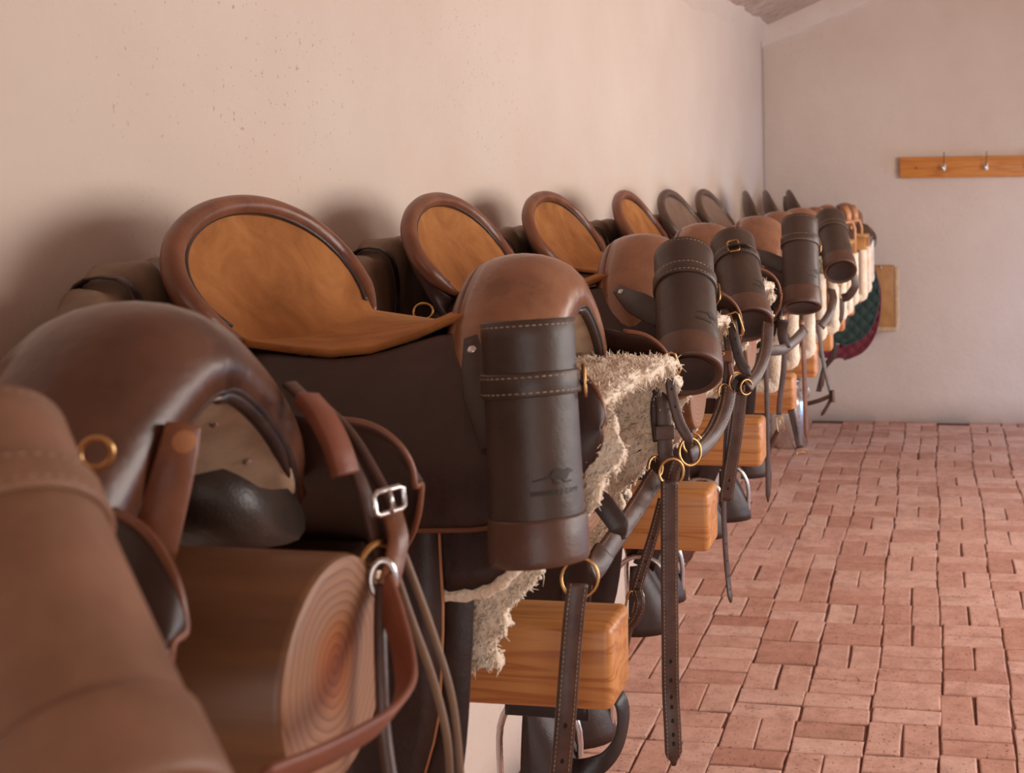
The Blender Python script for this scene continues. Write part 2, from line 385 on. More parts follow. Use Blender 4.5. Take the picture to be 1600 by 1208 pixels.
# right wall with a window and openings added for the fill lamps, wall behind the camera with a doorway
wr = struct(slab('wall_right', RX, RX + .2, NY, 1.3, 0, 4.6))
for y0, y1, z0, z1 in ((1.3, 3.7, 0, 1.1), (1.3, 3.7, 2.4, 4.6), (3.7, 4.45, 1.0, 4.6), (4.45, 6.15, 0, 1.1), (4.45, 6.15, 2.4, 4.6), (6.15, 7.45, 0, 4.6), (7.45, 8.45, 1.1, 4.6), (8.45, FY, 0, 4.6)):
    slab('wall_section', RX, RX + .2, y0, y1, z0, z1, parent=wr)
wn = struct(slab('wall_near', WX, -.75, NY - .2, NY, 0, 4.6))
slab('wall_section', -.75, 2.25, NY - .2, NY, 2.35, 4.6, parent=wn); slab('wall_section', 2.25, RX, NY - .2, NY, 0, 4.6, parent=wn)
# ceiling: boards above, a layer of round reeds below
cv = [Vector((x, y, ceil_z(x, y) + .03)) for y in (NY, FY) for x in (WX - .1, 1.0, RX + .1)]
ceiling = struct(mk('ceiling', cv, [(0, 3, 4, 1), (1, 4, 5, 2)], 'reed', None, False)); solid(ceiling, .08, 1)
yy = FY - .1; k = 0
rs = None
while yy > 6.0:
    r = .019 + .005 * random.random()
    a, b = Vector((WX + .02, yy, ceil_z(WX + .02, yy) + .0)), Vector((.95, yy, ceil_z(.95, yy) + .0))
    pts = [a.lerp(b, t) + Vector((0, random.uniform(-.006, .006), random.uniform(-.006, .006))) for t in (0, .12, .25, .4, .6, .8, 1)]
    v, f = tube(pts, r, 6); mk('reed', v, f, 'reed', ceiling); yy -= r * 2 + .012
# plaster fillets where the walls meet the ceiling
def fillet(name, path_fn, n):
    rows = []
    for i in range(n + 1): rows.append(path_fn(i / n))
    v, f = grid(rows); o = mk(name, v, f, 'plaster'); return struct(fixn(o))
def fl(u):
    y = 4.0 + (FY - 4.0) * u; z = ceil_z(WX, y); w = .010 * math.sin(u * 37) + .007 * math.sin(u * 81)
    return [Vector((WX - .02, y, z - .16 + w)), Vector((WX + .018, y, z - .13 + w)), Vector((WX + .035, y, z - .05)), Vector((WX + .075 + w, y, z - .012)), Vector((WX + .06, y, z + .05)), Vector((WX - .02, y, z + .05))]
fillet('trim_1', fl, 60)
def ff(u):
    x = WX - .02 + 2.3 * u; z = ceil_z(x, FY); w = .006 * math.sin(u * 43) + .004 * math.sin(u * 97)
    drop = .20 + .06 * u
    return [Vector((x, FY + .03, z - drop - .012 + w)), Vector((x, FY - .03, z - drop + w)), Vector((x, FY - .05, z - drop + .02)), Vector((x, FY - .09, z - .03)), Vector((x, FY - .075, z + .05)), Vector((x, FY + .03, z + .05))]
fillet('trim_2', ff, 60)

# ------------------------------------------------------------------ brick floor (basket weave)
floor = struct(mk('floor', *box_vf(((WX + RX) / 2, (NY + FY) / 2, -.056), RX - WX + .3, FY - NY + .3, .1), 'joint', None, False))
MOD = .219
def brick_mesh(seed):
    r = random.Random(seed); lx, ly = .2130 / 2, .1038 / 2
    base = [(-lx, -ly), (0, -ly), (lx, -ly), (lx, 0), (lx, ly), (0, ly), (-lx, ly), (-lx, 0)]
    base = [(x + r.uniform(-.002, .002), y + r.uniform(-.002, .002)) for x, y in base]
    rows = []
    for z, ins in ((-.03, 0), (-.005, 0), (-.0012, .0016), (0.0, .005)):
        rows.append([Vector((x * (1 - ins / lx), y * (1 - ins / ly), z + (r.uniform(-.0008, .0008) if z > -.02 else 0))) for x, y in base])
    v, f = grid(rows, True); n = len(v); c = sum((Vector(p) for p in rows[-1]), Vector()) / 8; v.append(c)
    f += [(n - 8 + k, n - 8 + (k + 1) % 8, n) for k in range(8)]
    return v, f
bm_v = [brick_mesh(s) for s in range(8)]; meshes = []
for v, f in bm_v:
    me = bpy.data.meshes.new('brick'); me.from_pydata([tuple(p) for p in v], [], f); me.materials.append(M['brick']); me.update(); meshes.append(me)
X0, Y0 = -.212, 3.846
cand = []
ia, ib = int(math.floor((WX - X0) / MOD)), int(math.ceil((RX - X0) / MOD)); ja, jb = int(math.floor((NY - Y0) / MOD)), int(math.ceil((FY - Y0) / MOD))
brr = random.Random(3)
for i in range(ia, ib):
    colo = .02 * math.sin(i * 1.3)
    for j in range(ja, jb):
        hor = (i + j) % 2 == 0
        if brr.random() < .07: hor = not hor
        cx, cy = X0 + (i + .5) * MOD, Y0 + (j + .5) * MOD + colo
        cx += .01 * math.sin(j * .7)
        for sgn in (-1, 1):
            bx, by = (cx, cy + sgn * MOD / 4) if hor else (cx + sgn * MOD / 4, cy)
            if bx < WX - .02 or by > FY - .02: continue
            cand.append((bx, by, 0 if hor else PI / 2))
def visarea(b):
    if b[1] < 2.8 or b[0] < -1.0: return 0
    px, py = proj(b[0], b[1], 0)
    if not (-20 < px < 1640 and 600 < py < 1240): return 0
    if px < 880: return 0
    if px < 1200 - (1208 - py) * .4 - 40: return 1e-6 / b[1]
    return 1 / b[1] ** 3
order = sorted(range(len(cand)), key=lambda k: -visarea(cand[k]))
rest = MB()
for rank, k in enumerate(order):
    bx, by, rz = cand[k]
    rot = rz + brr.gauss(0, .013); z = brr.gauss(0, .0012); tilt = (brr.gauss(0, .006), brr.gauss(0, .006))
    mtx = Matrix.Translation((bx + brr.gauss(0, .0018), by + brr.gauss(0, .0018), z)) @ Matrix.Rotation(rot + (PI if brr.random() < .5 else 0), 4, 'Z') @ Matrix.Rotation(tilt[0], 4, 'X') @ Matrix.Rotation(tilt[1], 4, 'Y')
    vi = brr.randrange(8)
    if rank < 300 and visarea(cand[k]) > 0:
        o = bpy.data.objects.new('brick', meshes[vi]); link(o, floor); o.matrix_world = mtx
    else:
        rest.add(([mtx @ Vector(p) for p in bm_v[vi][0]], bm_v[vi][1]))
ro = rest.build('paving_bricks', 'brick', floor, False); ro['kind'] = 'stuff'

# ------------------------------------------------------------------ racks
def LY(i): return .945 + .744 * (i - 1)
LOGZ, LOGR, LOGX = 1.27, .092, -.47
NR = 11
ordw = ['nearest', 'second', 'third', 'fourth', 'fifth', 'sixth', 'seventh', 'eighth', 'ninth', 'tenth', 'eleventh']
def make_log():
    prof = [(LOGR * .2, 0), (LOGR * .55, 0), (LOGR - .008, 0), (LOGR - .0025, -.002), (LOGR, -.008), (LOGR + .001, -.2), (LOGR + .002, -.45), (LOGR + .002, -.75)]
    n = 40; rows = [[Vector((z, r * math.cos(2 * PI * k / n), r * math.sin(2 * PI * k / n))) for k in range(n)] for r, z in prof]
    v, f = grid(rows, True); v.append(Vector((0, 0, 0))); c = len(v) - 1
    f += [(c, k, (k + 1) % n) for k in range(n)]
    o = mk('saddle_pole', v, f, 'log'); o.data.materials.append(M['logend'])
    for p in o.data.polygons:
        if p.center.x > -.0015: p.material_index = 1; p.use_smooth = False
    return o
log0 = make_log()
beam_len = 0.74
v, f = box_vf((-beam_len / 2, 0, 0), beam_len, .105, .118, .012)
beam0 = mk('rack_beam', v, f, 'pine', None, True)
for i in range(1, NR + 1):
    l = log0 if i == 1 else log0.copy()
    if i > 1: COL.objects.link(l)
    l.location = (LOGX + random.uniform(-.008, .008) - (.01 if i == 1 else 0), LY(i), LOGZ); l.rotation_euler = (random.uniform(0, 6) if i > 1 else 0.0, 0, 0)
    tag(l, 'round timber saddle pole with sawn end, %s from the camera' % ordw[i - 1], 'saddle rack', 'round saddle poles on the left wall')
    b = beam0 if i == 1 else beam0.copy()
    if i > 1: COL.objects.link(b)
    b.location = (-.44, LY(i), .945 + .059)
    tag(b, 'square varnished pine beam below the saddles, %s from the camera' % ordw[i - 1], 'wooden beam', 'square pine beams on the left wall')

# ------------------------------------------------------------------ saddle
TX, TZ, TA, TB, TT, TK = -.358, .26, .236, .138, .617, -.34   # cantle dish: centre, half axes, tilt, lateral curve
def build_saddle(kind):
    seat_m, rim_m = ('suede', 'rim') if kind == 'suede' else ('darkseat', 'darkrim')
    a, b = (TA, TB)
    root = thing('riding_saddle', 'saddle', 'saddle')
    def rimp(th, scale=1.0, push=0.0):
        y = a * math.sin(th) * scale; h = b * math.cos(th) * scale
        x = TX - h * math.sin(TT) + TK * y * y * (1 if scale > .99 else .9); z = TZ + h * math.cos(TT)
        return Vector((x, y, z)) + Vector((math.cos(TT), 0, math.sin(TT))) * push
    END = math.radians(125)
    # seat: dished cantle face running into the waist and up to the pommel
    rows = []; NV = 16
    for th in [math.radians(t) for t in (4, 14, 26, 40, 55, 70, 85, 98, 110, 120, 126)]:
        e = rimp(th); r = []
        dep = .034 * math.sin(min(th, PI * .62)) ** .8
        for j in range(-NV, NV + 1):
            q = j / NV; y = e.y * q; k = (1 - q * q)
            r.append(Vector((e.x + (TK * (y * y - e.y * e.y)) - dep * k * math.cos(TT), y, e.z - dep * k * math.sin(TT))))
        rows.append(r)
    xs = [-.30, -.25, -.20, -.15, -.10, -.06, -.02, .01]
    for x in xs:
        w = lerp(x, [-.30, -.25, -.18, -.12, -.06, .01], [.198, .195, .187, .163, .13, .11])
        ze = lerp(x, [-.30, -.25, -.18, -.12, -.06, .01], [.190, .182, .174, .186, .213, .235])
        zc = lerp(x, [-.30, -.25, -.18, -.12, -.06, .01], [.172, .172, .180, .194, .222, .25])
        xe = x + (-.012 if x < -.27 else 0)
        r = []
        for j in range(-NV, NV + 1):
            q = j / NV; bulge = .006 * (1 - q ** 4)
            r.append(Vector((x + (xe - x) * q * q, w * q, zc + (ze - zc) * q * q + bulge)))
        rows.append(r)
    v, f = grid(rows); seat = mk('seat', v, f, seat_m, root); solid(seat, .008, -1)
    # rolled rim
    ths = np.linspace(-END, END, 61); path = [rimp(t, 1.0, .002) for t in ths]
    rr = [.0155 * min(1, .45 + .55 * min(1, (END - abs(t)) / .35)) for t in ths]
    v, f = tube(path, rr, 12); mk('cantle_rim', v, f, rim_m, root)
    if kind == 'suede':
        p2 = [rimp(t, .915, .0015) for t in np.linspace(-END * .93, END * .93, 61)]
        v, f = tube(p2, .0042, 8); mk('rim_welt', v, f, 'dark', root)
    # back of the cantle
    rows = []
    for k in range(9):
        q = k / 8; row = []
        for t in np.linspace(-END, END, 41):
            e = rimp(t, 1.0, -.008); tgt = Vector((TX - .015 + .11 * abs(math.sin(t)) ** 3 * .6, e.y * .80, .10))
            p = e.lerp(tgt, q ** 1.25); p.x -= .022 * math.sin(PI * q) * (1 - .6 * abs(e.y / a)); row.append(p)
        rows.append(row)
    v, f = grid(rows); cb = mk('cantle_back', v, f, 'flap' if kind == 'suede' else 'darkrim', root); solid(cb, .006, 1)
    # flaps with a forward knee curve
    for s in (-1, 1):
        rows = []; FX = [-.42, -.40, -.36, -.31, -.25, -.19, -.13, -.07, -.01, .03, .07, .10, .125, .142, .155, .163, .168, .170]
        for x in FX:
            yt = lerp(x, [-.42, -.33, -.25, -.18, -.12, -.06, 0, .05, .11, .17], [.165, .188, .194, .186, .162, .135, .13, .145, .175, .20])
            zt = lerp(x, [-.42, -.36, -.33, -.25, -.18, -.12, -.06, 0, .05, .11, .14, .1701], [.11, .17, .188, .180, .172, .184, .210, .205, .185, .168, .150, .104])
            zb = lerp(x, [-.42, -.40, -.36, -.30, -.2, -.05, .03, .07, .11, .14, .16, .17], [.09, .05, .01, -.012, -.02, -.022, -.018, -.008, .014, .042, .072, .098])
            if x > .1: k_ = math.sqrt(max(0, 1 - ((x - .1) / .07) ** 2)); zt = .100 + .070 * k_; zb = .098 - .090 * k_
            yb = lerp(x, [-.42, -.3, -.05, .08, .17], [.225, .262, .270, .262, .215])
            r = []
            for j in range(11):
                q = j / 10; y = yt + (yb - yt) * (1 - (1 - q) ** 1.7); z = zt + (zb - zt) * q
                y += .012 * math.sin(PI * q)
                r.append(Vector((x, s * y, z)))
            rows.append(r)
        v, f = grid(rows, flip=(s > 0)); fl_ = mk('flap', v, f, 'flap' if kind == 'suede' else 'darkrim', root); solid(fl_, .006, 0); subd(fl_)
        edge = [r[-1] for r in rows] + [r[0] for r in rows[::-1][:7]]
        v, f = tube(catmull([p + Vector((0, s * .001, 0)) for p in edge], 3), .0035, 6); mk('flap_edge', v, f, 'brown', fl_)
        # knee roll in front under the flap: soft bolster
        pts = catmull([(.02, s * .15, .15), (.075, s * .185, .13), (.105, s * .215, .075), (.09, s * .24, .02), (.04, s * .245, -.005)], 6)
        # stuffed panel beside the pole
        rows = []
        for q in np.linspace(0, 1, 15):
            x = -.40 + .45 * q; k = max(.12, math.sin(PI * (.06 + .80 * q)) ** .5); row = []
            for t in np.linspace(0, 2 * PI, 17)[:-1]:
                u, w_ = .088 * k * math.cos(t), .046 * k * math.sin(t)
                ang = math.radians(38)
                row.append(Vector((x + .02 * math.cos(t) * (1 if q > .8 else 0), s * (.126 + u * math.cos(ang) + w_ * math.sin(ang)), .098 - u * math.sin(ang) + w_ * math.cos(ang))))
            rows.append(row)
        v, f = grid(rows, True, flip=(s > 0)); n = len(v); f += [tuple(range(16)), tuple(range(n - 16, n))[::-1]]
        mk('panel', v, f, 'panel', root)
        # sweat flap showing below the front of the flap, with a fleece edge
        rows = []
        for x, zb in ((-.06, -.085), (-.02, -.095), (.02, -.092), (.05, -.08), (.075, -.055), (.09, -.02), (.096, .01)):
            rows.append([Vector((x, s * (.250 + .018 * q), .03 + (zb - .03) * q)) for q in np.linspace(0, 1, 6)])
        v, f = grid(rows, flip=(s > 0)); sf = mk('sweat_flap', v, f, 'dark', root); solid(sf, .006, 0)
        p = catmull([r[-1] + Vector((.003, 0, -.004)) for r in rows], 4); v, f = tube(p, [.008 * (1 + .2 * math.sin(k * 2.1)) for k in range(len(p))], 8); mk('fleece_edge', v, f, 'wool', sf)
        # fender and stirrup leather hanging below the flap
        rows = []
        for q in np.linspace(0, 1, 15):
            z = .03 - .47 * q; hw = lerp(q, [0, .3, .6, .8, 1], [.070, .078, .070, .040, .026]); xc_ = -.10 + .02 * q + .004 * math.sin(q * 6)
            rows.append([Vector((xc_ + hw * k, s * (.250 + .030 * math.sin(min(q * 3, 1) * PI / 2) + .006 * (1 - k * k)), z)) for k in np.linspace(-1, 1, 7)])
        v, f = grid(rows, flip=(s > 0)); fd = mk('stirrup_fender', v, f, 'dark', root); solid(fd, .005, 0)
        for e_ in (0, -1):
            v, f = tube([r[e_] for r in rows], .0028, 6); mk('fender_edge', v, f, 'edge', fd)
        # inner stirrup strap in front of the fender
        pth = catmull([(-.005, s * .254, .01), (-.003, s * .272, -.15), (-.02, s * .276, -.33), (-.07, s * .278, -.46)], 6)
        v, f = ribbon(pth, .05, .005, (0, s, 0)); mk('stirrup_leather', v, f, 'dark', root)
        if kind != 'suede': continue
        # hooded stirrup
        st = thing_part('stirrup_hood', hood_vf((-.09, s * .275, -.545)), 'dark', root)
        pts = [Vector((-.145, s * .275, -.60)), Vector((-.145, s * .275, -.5)), Vector((-.115, s * .275, -.45)), Vector((-.075, s * .275, -.435)), Vector((-.035, s * .275, -.45)), Vector((-.01, s * .275, -.5)), Vector((-.01, s * .275, -.60))]
        v, f = tube(catmull(pts, 4), .006, 8); mk('stirrup_iron', v, f, 'steel', root)
    # pommel: rolled swell
    arc = catmull([(0, -.222, .092), (0, -.198, .140), (0, -.160, .196), (0, -.108, .246), (0, -.050, .284), (0, 0, .296), (0, .050, .284), (0, .108, .246), (0, .160, .196), (0, .198, .140), (0, .222, .092)], 4)
    rows = []; rear = []; front = []; m = len(arc)
    for i, p in enumerate(arc):
        q = abs(i / (m - 1) * 2 - 1); t = (arc[min(i + 1, m - 1)] - arc[max(i - 1, 0)]).normalized(); nrm = Vector((0, -t.z, t.y)); 
        if nrm.z < 0 and abs(nrm.z) > .01: nrm = -nrm
        if nrm.y * p.y < 0: nrm = -nrm if abs(p.y) > .02 else nrm
        xr = -.088 + .070 * q ** 3; xf = .062 - .010 * q ** 2; pin = max(.15, 1 - max(0, q - .72) / .28)
        xm = (xr + xf) / 2 + .012; hw = (xf - xr) / 2 * (.25 + .75 * pin ** .6); dep = .052 * (.35 + .65 * pin) * (1 - .25 * q)
        row = []
        for k in range(13):
            al = PI * (k / 12); cx_ = -math.cos(al); sy = math.sin(al) ** .75
            dd = dep * (1.0 if k < 6 else 1.35)
            row.append(Vector((xm + hw * cx_ * (1.0 if k < 6 else 1.12), p.y, p.z)) - nrm * dd * (1 - sy))
        rows.append(row); rear.append(row[0]); front.append(row[-1])
    v, f = grid([r[3:] for r in rows], flip=True); pm = mk('pommel', v, f, 'pommel', root); solid(pm, .005, -1)
    v, f = grid([r[:4] for r in rows], flip=True); pg = mk('pommel_gusset', v, f, 'rim' if kind == 'suede' else 'darkrim', root); solid(pg, .005, -1)
    v, f = tube([r[3] for r in rows], .0030, 8); mk('pommel_welt', v, f, 'rim', root)
    v, f = tube(rear, .0065, 8); mk('pommel_piping', v, f, 'rim', root)
    v, f = tube(front, .005, 8); mk('pommel_piping', v, f, 'dark', root)
    # dark skirt plate from the pommel piping down onto the flap, and gullet lining
    rows = []
    for i in range(2, m - 2):
        r = front[i]; row = []
        for k in range(7):
            q = k / 6; row.append(Vector((r.x - .085 * q, r.y * (1 - .22 * q ** 2), r.z - .004 - .045 * q)))
        rows.append(row)
    v, f = grid(rows); gl = mk('gullet_lining', v, f, 'felt', root); solid(gl, .004, 0)
    for i in (m // 2 + 6, m // 2 + 11):
        c = rows[i - 2][2] + Vector((0, -.003, -.004)); n_ = Vector((.5, -.6, -.6)).normalized(); u_ = n_.orthogonal().normalized(); w_ = n_.cross(u_)
        mk('rivet', [c + (u_ * math.cos(t) + w_ * math.sin(t)) * .004 for t in np.linspace(0, 2 * PI, 13)[:-1]] + [c + n_ * .002], [(k, (k + 1) % 12, 12) for k in range(12)], 'steel', gl)
    # black padded roll under the front edge
    v, f = tube([p + Vector((-.004, 0, -.006)) for p in front[m // 2 - 2:-5]], [.0065 * min(1, .3 + k / 4, .3 + (len(front[m // 2 - 2:-5]) - 1 - k) / 4) for k in range(len(front[m // 2 - 2:-5]))], 10); mk('gullet_roll', v, f, 'dark', root)
    # D-ring and buckle strap behind the cantle, each side
    for s in (-1, 1):
        c = Vector((-.375, s * .225, .165)); v, f = ring(c, (0, s, .35), .016, .0025, 1.2); mk('d_ring', v, f, 'brass', root)
        pth = catmull([c + Vector((0, s * .004, -.012)), c + Vector((.002, s * .016, -.05)), c + Vector((.004, s * .024, -.10))], 6)
        v, f = ribbon(pth, .018, .004, (0, s, .2)); st = mk('tie_strap', v, f, 'dark', root)
        v, f = (lambda mb: (mb.v, mb.f))(buckle_vf(pth[8] + Vector((0, s * .004, 0)), (0, 0, 1), (1, 0, 0), (0, s, 0), .028, .032)); mk('buckle', v, f, 'brass', st)
        # rivet on the skirt by the waist
        c = Vector((-.27, s * .222, .13))
        mb = MB(); mb.add(([c + Vector((math.cos(t) * .008, s * .003, math.sin(t) * .008)) for t in np.linspace(0, 2 * PI, 17)[:-1]] + [c + Vector((0, s * .007, 0))], [(k, (k + 1) % 16, 16) for k in range(16)])); mb.build('saddle_nail', 'steel', root)
    return root
def hood_vf(c):
    c = Vector(c); rows = []
    for q in np.linspace(0, 1, 10):     # from the tread up to the instep, open at the back
        z = -.05 + .13 * q; hw = .072 * (1 - .35 * q); dp = .10 * (1 - .75 * q ** 1.6)
        rows.append([c + Vector((.0 + dp * (math.sin(t) * 1.0), 0, 0)) * 0 + c * 1 + Vector((dp * math.sin(t) + .0, hw * math.cos(t), z)) for t in np.linspace(0, PI, 13)])
    return grid([[p - c * 1 if False else p for p in r] for r in rows])
def thing_part(name, vf, mat, root):
    o = mk(name, vf[0], vf[1], mat, root); solid(o, .004, 0); return o
def hood_vf(c):
    c = Vector(c); rows = []
    for q in np.linspace(0, 1, 10):
        z = -.05 + .15 * q; hw = .062 * (1 - .3 * q ** 2); dp = .088 * (1 - .72 * q ** 1.6)
        rows.append([c + Vector((dp * math.sin(t), hw * math.cos(t), z)) for t in np.linspace(0, PI, 13)])
    bot = rows[0]
    return grid(rows)
sad_suede = build_saddle('suede'); sad_dark = build_saddle('dark')
SAD = {  # i: (kind, dx, yaw degrees, label)
    1: ('suede', -.095, 2, 'nearest saddle, cropped at left, brown leather pommel arch with pale gullet seen from the front'),
    2: ('suede', 0, 0, 'largest saddle in full view, tan suede seat inside a thick brown cantle rim'),
    3: ('suede', -.003, 1, 'second tan suede saddle from the camera side, cantle behind the big pommel'),
    4: ('suede', -.015, -1, 'third tan suede saddle, with a round nail on its dark skirt'),
    5: ('suede', .02, 2, 'fourth and farthest saddle with a tan suede cantle'),
    6: ('dark', .0, -1, 'nearer of the two saddles with grey-brown leather cantles'),
    7: ('dark', -.0, -1, 'farther of the two saddles with broad grey-brown leather cantles'),
    8: ('dark', -.005, 12, 'saddle whose cantle shows as the leftmost thin dark blade'),
    9: ('dark', -.005, 12, 'saddle whose cantle shows as the middle thin dark blade'),
    10: ('dark', .04, 12, 'saddle whose cantle shows as the last thin dark blade by the corner'),
}
used = set()
for i, (kd, dx_, yw, lab) in SAD.items():
    src = sad_suede if kd == 'suede' else sad_dark
    o = src if kd not in used else copy_tree(src)
    used.add(kd); o.location = (-.575 + dx_, LY(i), LOGZ); o.rotation_euler = (0, 0, math.radians(yw))
    if i >= 8: o.scale = (.80, .92, .97)
    tag(o, lab, 'saddle', 'saddles on the poles')
#@@PART2
# ------------------------------------------------------------------ sheepskin numnahs under the saddles
PY = [0, .08, .155, .206, .226, .232, .234, .234]; PZ = [.128, .131, .125, .088, .02, -.06, -.13, -.195]
from mathutils import noise as mnoise
def numnah_grid(nx=120, ny=170, amp=.008):
    arc = np.concatenate([[0], np.cumsum(np.hypot(np.diff(PY), np.diff(PZ)))])
    rows = []
    for i in range(nx + 1):
        u = i / nx; row = []
        for j in range(ny + 1):
            t = (j / ny * 2 - 1); q = abs(t) * arc[-1]; y = lerp(q, arc, PY) * (1 if t >= 0 else -1); z = lerp(q, arc, PZ)
            xf = lerp(abs(t), [0, .3, .45, .6, .8, 1], [.165, .178, .192, .16, .075, .045]) + .010 * math.sin(9 * t + 1) + .006 * math.sin(23 * t) + .005 * math.sin(61 * t)
            xb = -.44 + .01 * math.sin(7 * t); x = xb + (xf - xb) * u
            y2 = lerp(q + .002, arc, PY) - lerp(q - .002, arc, PY); z2 = lerp(q + .002, arc, PZ) - lerp(q - .002, arc, PZ)
            n = Vector((0, -z2 * (1 if t >= 0 else -1), y2)); n = n.normalized() if n.length > 0 else Vector((0, 0, 1))
            p = Vector((x, y, z)); d = mnoise.noise(p * 55) * amp + mnoise.noise(p * 130) * amp * .6
            e = min(1, (1 - u) * 8); row.append(p + n * d * (.4 + .6 * e) + Vector((mnoise.noise(p * 80 + Vector((5, 5, 5))), 0, mnoise.noise(p * 80))) * .004)
        rows.append(row)
    return rows
def tufts(rows, n, length, umin=.5, both=True, seed=1, base=.0035):
    """short blunt curls of fleece"""
    r = random.Random(seed); mb = MB(); nr, nc = len(rows) - 1, len(rows[0]) - 1
    for _ in range(n):
        u = umin + (1 - umin) * r.random() ** .7; vv = r.random(); i = min(int(u * nr), nr - 1); j = min(int(vv * nc), nc - 1); fu, fv = u * nr - i, vv * nc - j
        a, b, c, d = rows[i][j], rows[i + 1][j], rows[i + 1][j + 1], rows[i][j + 1]
        p = (a * (1 - fu) + b * fu) * (1 - fv) + (d * (1 - fu) + c * fu) * fv
        nrm = (b - a).cross(d - a)
        if nrm.length < 1e-9: continue
        nrm.normalize()
        if both and r.random() < .5: nrm = -nrm
        dr = (nrm + Vector((r.gauss(.1, .4), r.gauss(0, .4), r.gauss(-.5, .4))) * .7).normalized(); L = length * r.uniform(.6, 1.3); s = dr.orthogonal().normalized(); w = dr.cross(s)
        curl = Vector((r.gauss(0, 1), r.gauss(0, 1), r.gauss(-.6, 1))) * L * .3
        wv = base * r.uniform(.7, 1.4); p = p + nrm * .004; m_ = p + dr * L * .6 + curl * .3; tip = p + dr * L + curl
        vs = [c_ + (s * math.cos(k * 2.0944) + w * math.sin(k * 2.0944)) * wv * f_ for c_, f_ in ((p, 1), (m_, .95), (tip, .45)) for k in range(3)]
        mb.add((vs, [(0, 1, 4, 3), (1, 2, 5, 4), (2, 0, 3, 5), (3, 4, 7, 6), (4, 5, 8, 7), (5, 3, 6, 8), (6, 7, 8)]))
    return mb
def build_numnah(n_t, seed):
    root = thing('sheepskin_numnah', 'numnah', 'saddle pad')
    rows = numnah_grid(); v, f = grid(rows); o = mk('hide', v, f, 'wool', root); solid(o, .016, 0)
    mb = tufts(rows, n_t, .0062, .5, True, seed, .0034); w = mb.build('wool', 'wool', root); w['kind'] = 'stuff'
    w = tufts(rows, int(n_t * 1.4), .0100, .55, True, seed + 50, .0010).build('wool_strands', 'wool', root); w['kind'] = 'stuff'
    # shaggy edge along the front
    return root
num_a = build_numnah(15000, 1); num_b = build_numnah(5000, 2)
NUM = {2: (0, 'thick shaggy sheepskin numnah under the largest saddle, jutting out behind its bottle holder'),
       3: (-.02, 'sheepskin numnah under the saddle of the second bottle holder'), 4: (-.04, 'sheepskin numnah under the saddle of the third bottle holder')}
for i, (dx_, lab) in NUM.items():
    o = num_a if i == 2 else (num_b if i == 3 else copy_tree(num_b))
    o.location = (-.575 + dx_, LY(i), LOGZ); tag(o, lab, 'saddle pad', 'sheepskin numnahs')
num_b.scale = (.90, .95, .9)
# square fleece-edged felt pads farther along
def build_felt_pad(mat):
    root = thing('fleece_edged_pad', 'pad', 'saddle pad')
    for s in (-1, 1):
        prof = [(.10, .118), (.17, .108), (.215, .07), (.232, 0), (.236, -.1), (.238, -.20)]
        rows = [[Vector((x, s * y, z)) for y, z in prof] for x in np.linspace(-.42, .12, 8)]
        v, f = grid(rows, flip=(s > 0)); o = mk('felt_side', v, f, mat, root); solid(o, .012, 0); subd(o)
        bd = [Vector((.10, s * .235, z)) for z in np.linspace(.05, -.2, 8)] + [Vector((x, s * .238, -.205)) for x in np.linspace(.07, -.42, 10)]
        rr = [.030 * (1 + .12 * math.sin(k * 2.3)) for k in range(len(bd))]
        p = catmull(bd, 3); v, f = tube(p, [.023 * (1 + .03 * math.sin(k * 1.7)) for k in range(len(p))], 10); bo = mk('fleece_border', v, f, 'wool', root)
        rows2 = [[Vector(c) for c in v[k * 10:(k + 1) * 10]] for k in range(len(p))]
        t = tufts(rows2, 2200, .007, 0, False, 5 + s, .0032); w = t.build('fleece_pile', 'wool', bo); w['kind'] = 'stuff'
    v, f = grid([[Vector((x, y, .118 + .004 * math.cos(y * 20))) for y in np.linspace(-.1, .1, 7)] for x in (-.42, -.2, .12)]); o = mk('felt_top', v, f, mat, root); solid(o, .012, 0)
    return root
M['olive'] = plain('olive_felt', C(112, 98, 70), C(134, 118, 88), .9, 60)
fp1 = build_felt_pad('olive'); fp2 = build_felt_pad('tanpad')
FP = {5: (fp1, .0, 'olive felt pad edged with cream fleece, under the fourth tan suede saddle'), 6: (fp1, .03, 'olive felt pad edged with fleece, below the fourth bottle holder'),
      7: (fp2, .06, 'tan pad with fleece edging under the farther grey-brown saddle'), 8: (fp2, .07, 'tan pad with fleece edging under the leftmost blade-thin cantle'),
      9: (fp2, .10, 'tan pad with fleece edging under the middle blade-thin cantle'), 10: (fp1, .08, 'olive pad with fleece edging under the last blade-thin cantle')}
seen = set()
for i, (src, dx_, lab) in FP.items():
    o = src if src.name not in seen else copy_tree(src); seen.add(src.name)
    o.location = (-.575 + dx_, LY(i), LOGZ); tag(o, lab, 'saddle pad', 'fleece-edged pads')

